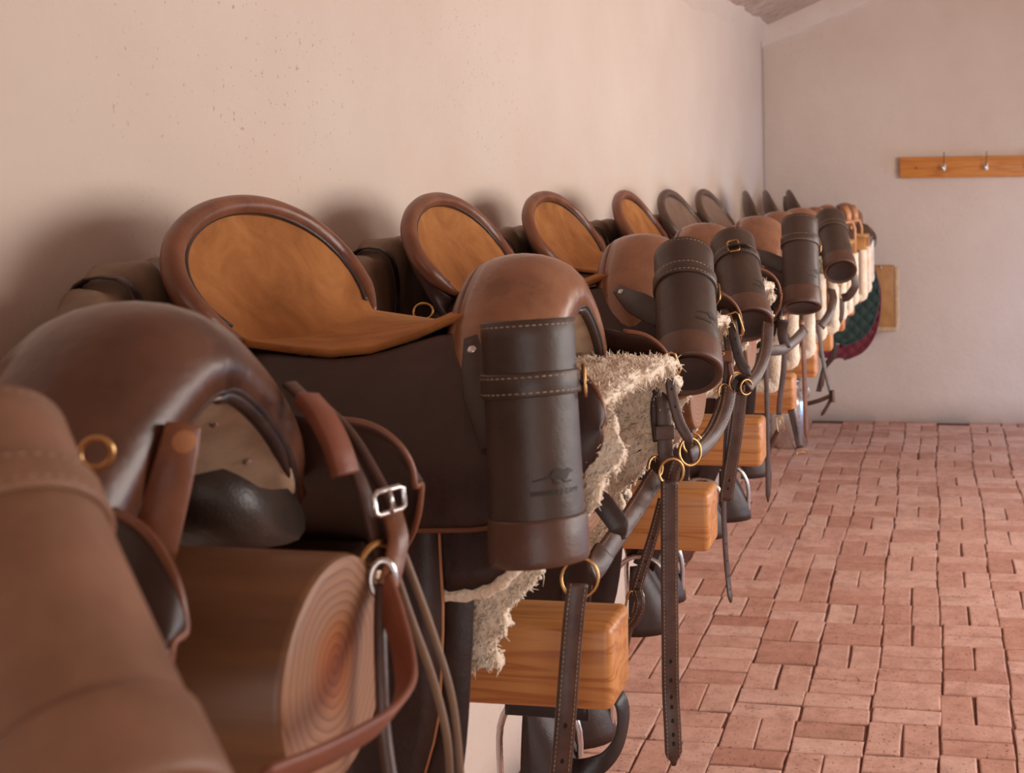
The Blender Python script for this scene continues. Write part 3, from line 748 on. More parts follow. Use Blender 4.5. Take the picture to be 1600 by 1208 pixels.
# ------------------------------------------------------------------ leather bottle holders
BR, BL = .0545, .276
def wrap(vs, r, ang, zc):
    out = []
    for x, y, _ in vs:
        a = ang + x / r; out.append(Vector((r * math.cos(a), r * math.sin(a), zc + y)))
    return out
def emblem_parts(root, ang):
    def poly(name, outlines, mat='emblem'):
        bm = bmesh.new()
        for pts in outlines:
            vs = [bm.verts.new((x, y, 0)) for x, y in pts]; bm.faces.new(vs)
        bmesh.ops.triangulate(bm, faces=bm.faces[:])
        for _ in range(2): bmesh.ops.subdivide_edges(bm, edges=[e for e in bm.edges if e.calc_length() > .003], cuts=1, use_grid_fill=False)
        bmesh.ops.triangulate(bm, faces=bm.faces[:])
        bm.verts.index_update(); vs = wrap([v.co for v in bm.verts], BR + .0009, ang, .098); fs = [tuple(v.index for v in f.verts) for f in bm.faces]; bm.free()
        return mk(name, vs, fs, mat, root)
    k = .001
    body = [(-10, 1), (-8, 6), (-4, 8), (1, 8.5), (5, 6.5), (9, 5.5), (12, 7), (15, 7.5), (18, 5.5), (22, 3.5), (21, 2.2), (15, 2), (13, -1), (11, -4), (6, -5.5), (3, -4), (-1, -3), (-4, -4.5), (-8, -3)]
    tail = [(-9, 2.5), (-20, -.5), (-31, -2.2), (-32, -4), (-20, -2.8), (-9, -.6)]
    legf = [(7, -4.5), (9, -6.5), (19, -6.2), (18, -8), (8, -8.4), (5, -5.4)]
    legb = [(-7, -3.2), (-5.5, -8), (0, -9.2), (1, -7.8), (-3, -6.6), (-3.4, -4.2)]
    poly('running_animal_emblem', [[(x * k, y * k) for x, y in o] for o in (body, tail, legf, legb)])
    cu = bpy.data.curves.new('txt', 'FONT'); cu.body = 'E CAMP'; cu.size = .0082; cu.align_x = 'RIGHT'
    to = bpy.data.objects.new('txt', cu); COL.objects.link(to); bpy.context.view_layer.update()
    me = bpy.data.meshes.new_from_object(to.evaluated_get(bpy.context.evaluated_depsgraph_get()))
    vs = wrap([(v.co.x + .030, v.co.y - .0205, 0) for v in me.vertices], BR + .0009, ang, .098); fs = [tuple(p.vertices) for p in me.polygons]
    bpy.data.objects.remove(to); bpy.data.meshes.remove(me); bpy.data.curves.remove(cu)
    mk('emblem_lettering', vs, fs, 'emblem', root)
    poly('emblem_text_bar', [[(-.034, -.0195), (-.034, -.0145), (-.002, -.0145), (-.002, -.0195)]])  # plain dark bar added in place of the illegible letters
def build_bottle():
    root = thing('bottle_holder', 'bottle holder', 'bottle holder')
    r = BR; v, f = lathe([(r - .004, .02), (r - .004, .26), (r - .0035, BL - .001), (r - .001, BL), (r + .0006, BL - .0015), (r + .0004, BL - .02), (r - .0006, .20), (r, .10), (r + .0006, .0)], 48)
    mk('sleeve', v, f, 'bottle', root)
    v, f = lathe([(.001, .018), (r - .004, .018)], 48); mk('inner_base', v, f, 'black', root)
    v, f = lathe([(.001, .004), (r - .010, .004), (r - .006, .0035), (r - .003, -.001), (r + .0015, -.0015), (r + .0035, .002), (r + .004, .008), (r + .0032, .048), (r + .0022, .0515), (r + .0005, .0518)], 48); fixn(mk('base_cap', v, f, 'bottle2', root))
    v, f = lathe([(.001, .0005), (r - .013, .0005), (r - .011, -.001)], 40); mk('base_disc', v, f, 'black', root)
    v, f = lathe([(r, .188), (r + .003, .1885), (r + .0036, .190), (r + .0036, .214), (r + .003, .2155), (r, .216)], 48); bd = mk('band', v, f, 'bottle', root)
    def circ_stitch(z, rr, name, par):
        mb = MB()
        for k in range(46):
            a0, a1 = 2 * PI * k / 46, 2 * PI * (k + .58) / 46
            P = [Vector((rr * math.cos(a), rr * math.sin(a), z)) for a in (a0, a1)]; n = P[0].normalized(); up = Vector((0, 0, .0006))
            mb.add(([P[0] - up, P[0] + up, P[0] + n * .0008, P[1] - up, P[1] + up, P[1] + n * .0008], [(0, 3, 5, 2), (1, 2, 5, 4), (0, 2, 1), (3, 4, 5)]))
        o = mb.build(name, 'thread', par); o['kind'] = 'stuff'
    circ_stitch(BL - .007, r + .0008, 'rim_stitching', root); circ_stitch(.193, r + .0036, 'band_stitching', bd); circ_stitch(.211, r + .0036, 'band_stitching', bd)
    emblem_parts(root, 0.0)
    # buckle and strap end on the side of the band
    a = math.radians(62); n = Vector((math.cos(a), math.sin(a), 0)); t = Vector((-math.sin(a), math.cos(a), 0)); c = n * (r + .008) + Vector((0, 0, .201))
    mb = buckle_vf(c, t, (0, 0, 1), n, .036, .026, .0022); mb.build('buckle', 'brass', root)
    pts = [Vector(((r + .004 + .006 * q) * math.cos(a - .2 + .9 * q), (r + .004 + .006 * q) * math.sin(a - .2 + .9 * q), .201 - .004 * q)) for q in np.linspace(0, 1, 12)]
    fr = [p.normalized() for p in pts]; v, f = ribbon(pts, .024, .003, fr, True); mk('strap_end', v, f, 'dark', root)
    # hanging strap up to the saddle, at the back
    return root
bot0 = build_bottle()
BOT = {  # top pixel, Y of top, bottom pixel, Y of bottom, spin (deg), label
    1: ((-58, 715), .64, (112, 1180), .535, 70, 'blurred bottle holder at the lower left corner, closest to the camera'),
    2: ((824, 500), 1.40, (843, 864), 1.375, -43, 'large upright leather bottle holder with a running animal emblem, in the middle'),
    3: ((1068, 402), 2.24, (1077, 586), 2.04, -38, 'dark leather bottle holder showing its round base, second in full view'),
    4: ((1144, 380), 3.0, (1170, 508), 2.80, -30, 'leather bottle holder with a brass buckle facing the camera, third in full view'),
    5: ((1249, 345), 3.66, (1253, 478), 3.54, -30, 'fourth leather bottle holder, in front of the olive felt pads'),
    6: ((1296, 342), 4.45, (1312, 418), 4.26, -30, 'farthest and smallest leather bottle holder, near the green quilted pad')}
for i, (tp, ty, bp, by_, spin, lab) in BOT.items():
    o = bot0 if i == 1 else copy_tree(bot0)
    T, B = W(*tp, ty), W(*bp, by_); z = (T - B).normalized()
    ref = Vector((math.cos(math.radians(spin)), math.sin(math.radians(spin)), 0)); x = (ref - z * ref.dot(z)).normalized(); y = z.cross(x)
    mtx = Matrix((x, y, z)).transposed().to_4x4(); mtx.translation = T - z * BL
    o.matrix_world = mtx; tag(o, lab, 'bottle holder', 'leather bottle holders')
    if i == 1: continue
    if i == 4:
        for ch in o.children:
            if ch.name.startswith(('buckle', 'strap_end')): ch.rotation_euler.z = math.radians(-128)
    # carrying strap riveted to the pommel side, running down behind the holder
    P0 = Vector((-.575 + SAD[i][1] - .004, LY(i) - .198, LOGZ + .205)); P1 = T - z * .15 + Vector((-BR * .85, .012, 0))
    Wd = o.matrix_world.inverted(); nn = (Wd.to_3x3() @ Vector((.05, -1, .35))).normalized()
    pth = catmull([Wd @ P0, Wd @ (P0 * .62 + P1 * .38 + Vector((-.004, -.006, .0))), Wd @ (P0 * .25 + P1 * .75 + Vector((0, -.006, 0))), Wd @ P1], 6)
    v, f = ribbon(pth, .046, .005, nn, False, lambda q: .42 + .58 * min(1, q * 2.2)); st = mk('carry_strap', v, f, 'dark', o)
    c = pth[2]; u = nn.orthogonal().normalized(); w_ = nn.cross(u)
    mk('rivet', [c + nn * .003 + (u * math.cos(t) + w_ * math.sin(t)) * .0058 for t in np.linspace(0, 2 * PI, 15)[:-1]] + [c + nn * .006], [(k, (k + 1) % 14, 14) for k in range(14)], 'steel', st)
def setmat(o, mat):
    o.material_slots[0].link = 'OBJECT'; o.material_slots[0].material = M[mat]
for ch in bot0.children:
    if ch.name.startswith(('sleeve', 'band', 'base_cap')): setmat(ch, 'bottle_tan')
# the nearest saddle has a darker, worn pommel and shows its knee roll and D-ring
for ch in sad_suede.children:
    if ch.name.startswith('pommel') and 'piping' not in ch.name: setmat(ch, 'pommel1')
def near_part(name, pts, rr, mat, n=12):
    inv = (Matrix.Translation(sad_suede.location) @ Matrix.Rotation(sad_suede.rotation_euler.z, 4, 'Z')).inverted()
    p = catmull([inv @ W(*q) for q in pts], 6); v, f = tube(p, [lerp(k / (len(p) - 1), *rr) for k in range(len(p))], n); return mk(name, v, f, mat, sad_suede)
inv_ = (Matrix.Translation(sad_suede.location) @ Matrix.Rotation(sad_suede.rotation_euler.z, 4, 'Z')).inverted()
mk('d_ring', *ring(inv_ @ W(150, 708, .755), (.5, -1, 0), .010, .0022), 'brass', sad_suede)
rot_ = inv_.to_3x3(); pp = catmull([inv_ @ W(*q) for q in ((286, 664, .87), (276, 712, .86), (258, 780, .85), (234, 868, .84))], 6)
v, f = ribbon(pp, .036, .010, rot_ @ Vector((.8, -1, .1)), False, lambda q: .7 + .3 * q); mk('point_pocket', v, f, 'rim', sad_suede)
c_ = inv_ @ W(288, 690, .838); n_ = (rot_ @ Vector((.6, -.8, .1))).normalized(); u_ = n_.orthogonal().normalized(); w_ = n_.cross(u_)
mk('leather_button', [c_ + (u_ * math.cos(t) + w_ * math.sin(t)) * .0085 for t in np.linspace(0, 2 * PI, 17)[:-1]] + [c_ + n_ * .004], [(k, (k + 1) % 16, 16) for k in range(16)], 'edge', sad_suede)

# ------------------------------------------------------------------ saddlebags behind the cantles
def build_bag(seed):
    r = random.Random(seed); ph = [r.uniform(0, 6) for _ in range(6)]
    root = thing('saddlebag', 'saddlebag', 'saddlebag'); rows = []
    for q in np.linspace(-1, 1, 41):
        y = .30 * q; k = max(.05, (1 - abs(q) ** 5)) ** .5; row = []
        top = .285 - .02 * abs(q) ** 2; hz = .115 * k; hx = .055 * k
        zc = top - .115; xc_ = -.50 + .006 * math.sin(q * 5 + ph[0])
        for t in np.linspace(0, 2 * PI, 33)[:-1]:
            c, s = math.cos(t), math.sin(t); c = math.copysign(abs(c) ** .7, c); s = math.copysign(abs(s) ** .7, s)
            wr_ = 1 + .05 * math.sin(q * 14 + 2 * t + ph[1]) + .04 * math.sin(q * 31 - 3 * t + ph[2]) + .07 * math.exp(-((q + .45) / .06) ** 2) - .10 * math.exp(-((q + .62) / .05) ** 2) - .08 * math.exp(-((q - .5) / .05) ** 2)
            row.append(Vector((xc_ + hx * c * wr_, y, zc + hz * s * wr_)))
        rows.append(row)
    v, f = grid(rows, True, True); n = len(v); f += [tuple(range(32)), tuple(range(n - 32, n))[::-1]]
    mk('pouch', v, f, 'bag', root)
    for yq in (-.186, .15):
        p = [Vector((-.50 + .056 * math.copysign(abs(math.cos(t)) ** .7, math.cos(t)), yq, .163 + .110 * math.copysign(abs(math.sin(t)) ** .7, math.sin(t)))) for t in np.linspace(0, 2 * PI, 25)[:-1]]
        fr = [(a_ - Vector((-.50, yq, .17))).normalized() for a_ in p]
        v, f = ribbon(p + [p[0]], .02, .004, fr + [fr[0]]); mk('bag_strap', v, f, 'dark', root)
    return root
bag0 = build_bag(1)
for i, lab in {2: 'brown leather saddlebag behind the cantle of the largest saddle, at far left', 3: 'creased leather saddlebag behind the second tan suede cantle',
               4: 'dark saddlebag behind the third tan suede cantle', 5: 'saddlebag behind the fourth tan suede cantle', 6: 'saddlebag behind the nearer grey-brown cantle', 7: 'saddlebag behind the farther broad grey-brown cantle'}.items():
    o = bag0 if i == 2 else copy_tree(bag0); o.location = (-.575 + max(SAD[i][1], -.03), LY(i) + (.0 if i % 2 else -.02), LOGZ + .018 - .003 * i); o.rotation_euler = (0, 0, math.radians((-3, 2, 4)[i % 3]))
    tag(o, lab, 'saddlebag', 'saddlebags behind the cantles')

# ------------------------------------------------------------------ bridles and straps
class Tack:
    """a bridle or headcollar: straps, rings and buckles under one empty"""
    def __init__(s, name, label, cat, at, group=None):
        s.o = thing(name, label, cat, at, 0, group); s.base = Vector(at)
    def P(s, pts): return [W(*p) - s.base for p in pts]
    def strap(s, pts, width, nrm=(.45, -1, .1), mat='strap', th=.0045, stitch=False, hole=None, point=False, name='strap', n=8, edge=False):
        p = catmull(s.P(pts), n); v, f = ribbon(p, width, th, nrm, point); o = mk(name, v, f, mat, s.o)
        if stitch: d = dashes(p, width, th, nrm).build('stitching', 'thread', o); d['kind'] = 'stuff'
        if hole: h = holes(p, th, nrm, hole, min(.0026, width * .1)).build('punched_holes', 'hole', o); h['kind'] = 'stuff'
        return p, o
    def cord(s, pts, r, mat='strap', name='rein', n=8):
        p = catmull(s.P(pts), n); v, f = tube(p, r, 8); return mk(name, v, f, mat, s.o)
    def ring(s, p, R, nrm=(.4, -1, 0), r=.0024, sx=1.0, mat='brass'):
        c = W(*p) - s.base; v, f = ring(c, nrm, R, r, sx); return mk('ring', v, f, mat, s.o)
    def buckle(s, p, t, w, h, nrm=(.45, -1, .1), mat='brass', r=.0019):
        t = Vector(t).normalized(); n = Vector(nrm).normalized(); n = (n - t * n.dot(t)).normalized(); c = W(*p) - s.base + n * .004
        mb = buckle_vf(c, t, t.cross(n), n, w, h, r); return mb.build('buckle', mat, s.o)
    def keeper(s, p, w, h, d, nrm=(.45, -1, .1), mat='strap'):
        c = W(*p) - s.base; v, f = box_vf((0, 0, 0), w, d, h, .002); R_ = Vector(nrm).to_track_quat('-Y', 'Z').to_matrix()
        return mk('keeper', [R_ @ Vector(q) + c for q in v], f, mat, s.o)
# A: headcollar by the largest saddle
A = Tack('bridle', 'brown leather headcollar with brass rings hanging in front of the shaggy numnah', 'bridle', (-.44, 1.83, 1.2), 'bridles on the rack ends')
A.strap([(1018, 540, 1.90), (1030, 550, 1.89), (1044, 580, 1.87), (1052, 625, 1.865), (1064, 665, 1.865), (1082, 694, 1.87)], .0165, stitch=False, hole=[.3, .42, .54, .66], point=True)
A.buckle((1042, 572, 1.868), (.35, 0, -.9), .036, .034)
A.strap([(1020, 545, 1.90), (1028, 580, 1.90), (1036, 630, 1.89), (1038, 668, 1.885), (1040, 712, 1.885), (1044, 722, 1.885)], .024, name='cheek_strap')
A.strap([(1032, 590, 1.89), (1026, 640, 1.895), (1030, 690, 1.89)], .020, name='cheek_strap', mat='dark')
A.keeper((1038, 676, 1.88), .031, .022, .012)
A.ring((1049, 738, 1.86), .0205, (.75, -1, .1)); A.ring((1024, 730, 1.875), .016, (1, -.55, .2)); A.ring((1078, 706, 1.90), .021, (.9, -.8, .2))
A.strap([(1026, 742, 1.865), (1010, 768, 1.84), (985, 808, 1.77), (955, 850, 1.69), (930, 886, 1.63)], .030, stitch=True, th=.007, name='noseband')
A.strap([(944, 862, 1.655), (932, 882, 1.63), (922, 896, 1.60)], .033, th=.010, name='noseband_loop')
A.ring((906, 903, 1.56), .0245, (.55, -1, .3))
A.strap([(903, 912, 1.545), (897, 960, 1.54), (890, 1040, 1.535), (884, 1120, 1.53), (874, 1230, 1.53)], .027, stitch=True, th=.006, hole=[.80, .92], name='lead_strap')
A.strap([(1046, 752, 1.85), (1046, 800, 1.85), (1046, 900, 1.85), (1047, 1000, 1.85), (1048, 1080, 1.852), (1051, 1140, 1.845), (1053, 1196, 1.84)], .0265, stitch=True, th=.006, hole=[.58, .635, .69, .745, .80, .855, .91], point=True, name='throat_strap')
A.strap([(1058, 722, 1.90), (1052, 740, 1.90), (1044, 775, 1.90)], .020, stitch=True, name='link_strap')
A.strap([(1078, 712, 1.905), (1098, 700, 1.95), (1120, 672, 2.02), (1134, 640, 2.06), (1140, 610, 2.08)], .024, stitch=True, th=.006, name='cheek_strap')
A.strap([(1036, 780, 1.91), (1022, 832, 1.92), (1004, 890, 1.92), (992, 930, 1.92)], .017, stitch=True, name='thin_strap', hole=[.4, .6, .8])
A.buckle((990, 944, 1.915), (-.2, 0, -1), .026, .044); A.strap([(996, 922, 1.912), (1000, 945, 1.905), (992, 968, 1.91), (978, 985, 1.92)], .016, stitch=True, name='thin_strap_end')
A.strap([(985, 968, 1.92), (978, 1000, 1.93), (972, 1030, 1.94)], .015, name='thin_strap_end')
# strap with the brass buckle and pointed end beside the big bottle holder
S = Tack('girth_strap', 'dark pointed strap with a brass buckle right of the large bottle holder', 'strap', (-.42, 1.45, 1.25))
S.buckle((918, 712, 1.47), (.35, 0, -.9), .030, .050, (.6, -1, .2), r=.0022)
S.strap([(912, 738, 1.48), (925, 765, 1.475), (948, 795, 1.47), (970, 826, 1.47), (975, 842, 1.47)], .026, (.3, -1, .35), 'dark', .005, point=True)
S.strap([(905, 690, 1.49), (912, 720, 1.48), (918, 760, 1.48), (916, 800, 1.49)], .022, (.3, -1, .1), 'dark')
# B: bridle between second and third bottle holders
Bq = Tack('bridle', 'bridle with a studded keeper and brass rings between the second and third bottle holders', 'bridle', (-.44, 2.6, 1.2), 'bridles on the rack ends')
Bq.buckle((1146, 508, 2.60), (.3, 0, -.95), .034, .050); Bq.strap([(1132, 482, 2.64), (1136, 510, 2.63), (1140, 545, 2.62), (1137, 590, 2.62), (1134, 616, 2.62)], .022, name='cheek_strap')
Bq.strap([(1143, 500, 2.60), (1148, 530, 2.59), (1157, 565, 2.58), (1173, 588, 2.58)], .022, (.45, -1, .1), 'dark', point=True, hole=[.35, .55])
Bq.keeper((1134, 556, 2.60), .027, .024, .014, mat='brown'); Bq.ring((1129, 553, 2.575), .003, (.45, -1, .1), .0015)
Bq.strap([(1140, 566, 2.61), (1145, 600, 2.61), (1142, 620, 2.61)], .012, name='cheek_strap', mat='brown')
Bq.ring((1131, 612, 2.6), .016, (1, -.7, .1)); Bq.ring((1150, 598, 2.62), .022, (1, -.6, .1)); Bq.ring((1166, 605, 2.6), .016, (1, -.9, 0))
Bq.strap([(1135, 618, 2.6), (1122, 655, 2.56), (1106, 684, 2.5), (1086, 698, 2.44)], .030, stitch=True, th=.007, name='noseband'); Bq.ring((1082, 693, 2.42), .020, (.6, -1, .2))
Bq.strap([(1138, 640, 2.6), (1134, 700, 2.6), (1131, 790, 2.6), (1133, 850, 2.6), (1137, 900, 2.6), (1142, 942, 2.59)], .015, (1, -.6, .05), hole=[.6, .7, .8, .9], point=True, name='throat_strap')
Bq.strap([(1157, 612, 2.6), (1151, 670, 2.6), (1142, 730, 2.6), (1134, 782, 2.6)], .030, stitch=True, th=.006, name='lead_strap', hole=[.8, .9])
Bq.strap([(1168, 604, 2.6), (1185, 580, 2.66), (1196, 548, 2.72), (1200, 505, 2.76)], .028, th=.006, stitch=True, name='cheek_strap')
Bq.strap([(1148, 610, 2.61), (1157, 596, 2.615), (1164, 600, 2.61)], .03, (.6, -1, .3), 'dark', name='link_strap')
# C
Cq = Tack('bridle', 'thin bridle straps with small buckles hanging below the fourth bottle holder', 'bridle', (-.44, 3.9, 1.2), 'bridles on the rack ends')
Cq.strap([(1198, 470, 3.3), (1197, 560, 3.3), (1199, 680, 3.3), (1200, 785, 3.3)], .014, (.8, -1, 0), name='thin_strap', point=True)
Cq.ring((1226, 530, 3.6), .024, (1, -.5, 0)); Cq.strap([(1200, 548, 3.5), (1222, 546, 3.55), (1242, 532, 3.62), (1258, 514, 3.7)], .030, th=.006, name='noseband')
Cq.strap([(1226, 545, 3.58), (1224, 580, 3.58), (1219, 620, 3.58), (1217, 648, 3.58)], .018, (.8, -1, 0), name='thin_strap'); Cq.buckle((1218, 662, 3.58), (.15, 0, -1), .02, .046)
Cq.strap([(1216, 672, 3.58), (1206, 692, 3.6), (1200, 712, 3.6), (1202, 745, 3.6), (1200, 775, 3.6)], .015, (.6, -1, 0), name='thin_strap')
Cq.strap([(1253, 500, 3.7), (1256, 560, 3.7), (1258, 630, 3.7), (1260, 684, 3.7)], .016, (.9, -1, 0), 'brown', name='thin_strap', point=True)
Cq.strap([(1236, 640, 3.72), (1243, 668, 3.72), (1250, 700, 3.72)], .022, name='strap_end'); Cq.buckle((1253, 706, 3.715), (.1, 0, -1), .034, .012)
Cq.strap([(1225, 500, 3.55), (1222, 520, 3.56), (1228, 545, 3.57)], .03, (.4, -1, 0), 'dark', name='link_strap')
# D
Dq = Tack('bridle', 'bridle strap ending in a square buckle against the far wall', 'bridle', (-.42, 5.2, 1.15), 'bridles on the rack ends')
Dq.strap([(1278, 500, 4.5), (1284, 550, 4.5), (1292, 590, 4.5), (1299, 616, 4.5)], .017, (.9, -1, 0), name='thin_strap'); Dq.keeper((1301, 619, 4.5), .012, .044, .03, mat='bag')
Dq.strap([(1258, 632, 4.5), (1280, 626, 4.5), (1299, 618, 4.5)], .016, (.6, -1, 0), name='thin_strap'); Dq.strap([(1299, 622, 4.5), (1292, 636, 4.5), (1283, 650, 4.5)], .014, (.6, -1, 0), name='thin_strap', point=True)
Dq.strap([(1308, 536, 5.2), (1302, 556, 5.2), (1290, 572, 5.2), (1284, 592, 5.2), (1279, 612, 5.2)], .026, (.8, -1, .2), 'dark', name='curled_strap', hole=[.3, .5, .7]); Dq.strap([(1288, 570, 5.2), (1286, 590, 5.2), (1283, 608, 5.2)], .02, (.8, -1, 0), name='curled_strap', point=True)
# E: straps round the small pads
Eq = Tack('bridle', 'dark curled bridle strap around the farthest bottle holder', 'bridle', (-.4, 4.6, 1.2), 'bridles on the rack ends')
Eq.strap([(1283, 510, 4.3), (1296, 490, 4.35), (1302, 468, 4.4), (1299, 452, 4.45)], .030, th=.006, name='noseband')
Eq.strap([(1318, 420, 4.9), (1332, 428, 4.9), (1336, 446, 4.9), (1326, 462, 4.9), (1316, 466, 4.9)], .034, (.6, -1, .2), 'strap', name='curled_strap'); Eq.ring((1313, 440, 4.8), .02, (1, -.5, 0))
Eq.strap([(1316, 466, 4.9), (1316, 485, 4.9), (1313, 505, 4.9)], .02, (.8, -1, 0), name='thin_strap', point=True); Eq.keeper((1312, 432, 4.85), .03, .02, .02, mat='brass')

# straps of the nearest saddle
N = Tack('bridle', 'blurred bridle with a red-brown loop strap hanging over the nearest sawn pole end', 'bridle', (-.47, 1.0, 1.3), 'bridles on the rack ends')
N.strap([(452, 600, 1.07), (492, 640, 1.06), (530, 690, 1.05), (565, 760, 1.03), (588, 840, 1.02), (596, 890, 1.01)], .015, (1, -.3, .4), 'strap', .006, n=8, name='cheek_strap')
N.cord([(500, 632, 1.10), (545, 676, 1.08), (585, 740, 1.06), (612, 800, 1.04), (624, 870, 1.02)], .0055, 'strap', 'rein')
N.strap([(478, 622, 1.03), (505, 655, 1.015), (527, 700, 1.005), (540, 742, 1.0)], .024, (1, -.4, .5), 'redstrap', .012, name='browband')
N.buckle((604, 782, 1.02), (.1, 0, -1), .03, .02, (1, -.6, .2), 'steel', .0026); N.ring((598, 905, 1.0), .016, (.5, -1, 0), .0034, .6, 'steel'); N.ring((590, 880, 1.01), .017, (1, -.6, 0), .0034, 1, 'brass')
N.strap([(598, 912, 1.0), (616, 965, .98), (632, 1030, .955), (632, 1080, .925), (602, 1124, .87), (545, 1160, .81), (480, 1192, .76), (400, 1225, .71)], .026, [Vector((1, -.2, .1)), Vector((1, -.2, .1))] and (.85, .2, -.7), 'redstrap', .006, name='loop_strap')
N.cord([(596, 912, 1.0), (594, 980, .985), (596, 1060, .975), (600, 1140, .97), (612, 1230, .96)], .006, 'strap', 'rein')
N.cord([(604, 800, 1.03), (640, 890, 1.05), (680, 1000, 1.07), (708, 1100, 1.08), (722, 1230, 1.09)], .0036, 'bag', 'rein')
N.cord([(606, 860, 1.02), (640, 960, 1.04), (676, 1060, 1.06), (698, 1150, 1.07), (704, 1230, 1.08)], .0038, 'bag', 'rein')
N.strap([(612, 800, 1.03), (622, 840, 1.02), (616, 880, 1.01), (606, 916, 1.0)], .02, (1, -.6, .1), 'brown', .006, name='keeper_strap')

# girth straps under the second beam
G = Tack('girth', 'black leather girth loop hanging under the nearest visible beam', 'girth', (-.5, 1.75, .85))
G.strap([(938, 1088, 1.80), (966, 1090, 1.80), (974, 1120, 1.80), (966, 1160, 1.80), (944, 1190, 1.79), (912, 1202, 1.78), (880, 1196, 1.78)], .030, (1, -.35, .35), 'black', .005, name='girth_strap')
G.strap([(790, 1104, 1.80), (850, 1108, 1.80), (920, 1114, 1.80)], .024, (.2, -1, 0), 'black', .006, name='girth_strap')

# ------------------------------------------------------------------ hook board on the far wall
hb = thing('hook_board', 'orange pine board with metal coat hooks on the far wall', 'coat rack', (-.225, FY - .012, 1.788))
BLN = 1.75
v, f = box_vf((BLN / 2, -.018, 0), BLN, .03, .146, .003); mk('board', v, f, 'oak', hb)
mk('screw_hole', [Vector((.112 + .006 * math.cos(t), -.0336, .006 * math.sin(t) - .002)) for t in np.linspace(0, 2 * PI, 13)[:-1]], [tuple(range(12))], 'hole', hb)
for k in range(6):
    x = .304 + .289 * k
    if x > BLN - .05: break
    hk = mk('coat_hook', *tube(catmull([(x, -.034, .03), (x, -.05, -.004), (x, -.075, .0), (x, -.09, .05), (x + .002, -.094, .105)], 5), .0032, 8), 'darkwire', hb)
    v, f = lathe([(.001, -.012), (.008, -.011), (.0125, -.006), (.014, 0), (.0125, .006), (.008, .011), (.001, .012)], 16)
    kb = mk('hook_knob', [Vector((p.x + x - .006, p.z * .9 - .075, p.y * 1.3 - .004)) for p in v], f, 'steel', hk)
    mk('hook_plate', *box_vf((x, -.035, 0), .022, .005, .05, .001), 'steel', hk)

# ------------------------------------------------------------------ far end: last saddle, quilted pads, metal can
o = copy_tree(sad_dark); o.location = (-.555, LY(11), LOGZ - .055); o.rotation_euler = (0, 0, math.radians(4))
tag(o, 'last dark brown saddle beside the far corner, above the green quilted pad', 'saddle', 'saddles on the poles')
def quilted_pad(name, label, mat, Y, outline, cx_, top, thick=.02, q=.085, amp=.016):
    root = thing(name, label, 'saddle pad', (cx_, Y, top), 0, 'quilted saddle pads')
    # outline: for height t in 0..1 from the top gives (xmin, xmax)
    zs = np.linspace(0, 1, 90); rows = []
    for t in zs:
        x0, x1, z = outline(t); row = []
        for u in np.linspace(0, 1, 70):
            x = x0 + (x1 - x0) * u; d = amp * min(abs(math.sin((x + z) / q * PI)), 1) ** .5 * min(1, abs(math.sin((x - z) / q * PI)) ** .5)
            row.append(Vector((x, -d + .03 * (t ** 2) - .02, z)))
        rows.append(row)
    v, f = grid(rows); p = mk('quilted_panel', v, f, mat, root); solid(p, thick, 1)
    edge = [r[-1] for r in rows] + rows[-1][::-1]
    v, f = tube(edge, .006, 8); mk('binding', v, f, mat, root)
    return root
def ol(w, h):
    def fn(t):
        z = -h * t; k = math.sqrt(max(0.0, 1 - max(0, (t - .35) / .65) ** 2.4))
        return (-.16, -.16 + .10 + (w - .10) * (.25 + .75 * k if t > .35 else 1) * (.85 + .15 * min(1, t / .3)), z)
    return fn
quilted_pad('quilted_pad', 'dark green quilted saddle pad hanging by the far wall', 'green', 8.20, ol(.40, .56), -.60, 1.18)
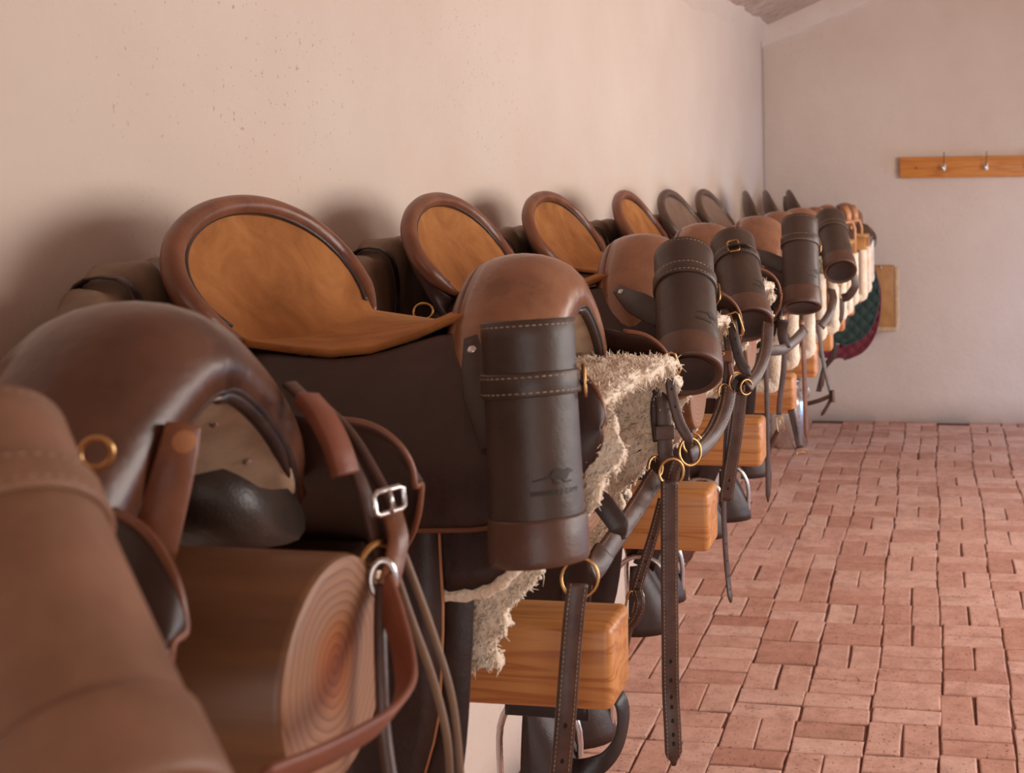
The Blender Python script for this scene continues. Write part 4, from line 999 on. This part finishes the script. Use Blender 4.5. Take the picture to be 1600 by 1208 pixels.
quilted_pad('quilted_pad', 'maroon quilted saddle pad below the green one', 'maroon', 8.26, ol(.41, .64), -.60, 1.16)
tp = thing('fleece_edged_pad', 'tan square pad with pale fleece edge farthest right against the wall', 'saddle pad', (-.36, 8.62, .9), 0, 'fleece-edged pads')
v, f = box_vf((0, 0, 0), .19, .04, .43, .015); v2, f2 = tube([(0, .18, .19), (0, .0, .185), (0, -.03, .205)], .006, 8); mk('hanging_peg', v2, f2, 'steel', tp); mk('tan_panel', v, f, 'tanpad', tp)
p = catmull([(-.1, -.005, -.225), (.06, -.005, -.228), (.102, -.005, -.20), (.104, -.005, 0), (.104, -.005, .20)], 6); v, f = tube(p, .022, 10); bo = mk('fleece_border', v, f, 'woolskin', tp)
for k, (px, py, Y, lab) in enumerate([(1327, 372, 6.6, 'left of the two tan leather stirrup frames near the last saddle'), (1338, 368, 7.0, 'right of the two tan leather stirrup frames near the last saddle')]):
    c = W(px, py, Y); t_ = thing('stirrup', lab, 'stirrup', c, 0, 'tan stirrup frames')
    pts = [(-.030, 0, -.105), (.030, 0, -.105), (.036, 0, -.09), (.034, 0, .05), (.02, 0, .085), (-.02, 0, .085), (-.034, 0, .05), (-.036, 0, -.09)]
    R_ = Matrix.Rotation(math.radians(35), 3, 'Z'); P_ = [R_ @ Vector(q_) for q_ in pts]
    v, f = tube(P_, .009, 8, True); mk('frame', v, f, 'tanstrap', t_)
    v, f = ribbon([Vector((0, 0, .08)), Vector((0, .004, .13)), Vector((-.02, .02, .17))], .028, .005, (.6, -1, 0)); mk('leather', v, f, 'tanstrap', t_)
can = thing('metal_can', 'shiny metal can on the floor under the far racks', 'can', (-.93, 7.9, 0))
v, f = lathe([(.001, .002), (.118, .002), (.122, .01), (.122, .28), (.118, .30), (.085, .36), (.07, .375), (.07, .41), (.08, .415), (.08, .43), (.001, .432)], 36); mk('body', v, f, 'steel', can)
for s in (-1, 1):
    v, f = tube(catmull([(s * .09, 0, .36), (s * .125, 0, .37), (s * .13, 0, .33), (s * .118, 0, .30)], 5), .005, 8); mk('handle', v, f, 'steel', can)
#@@END
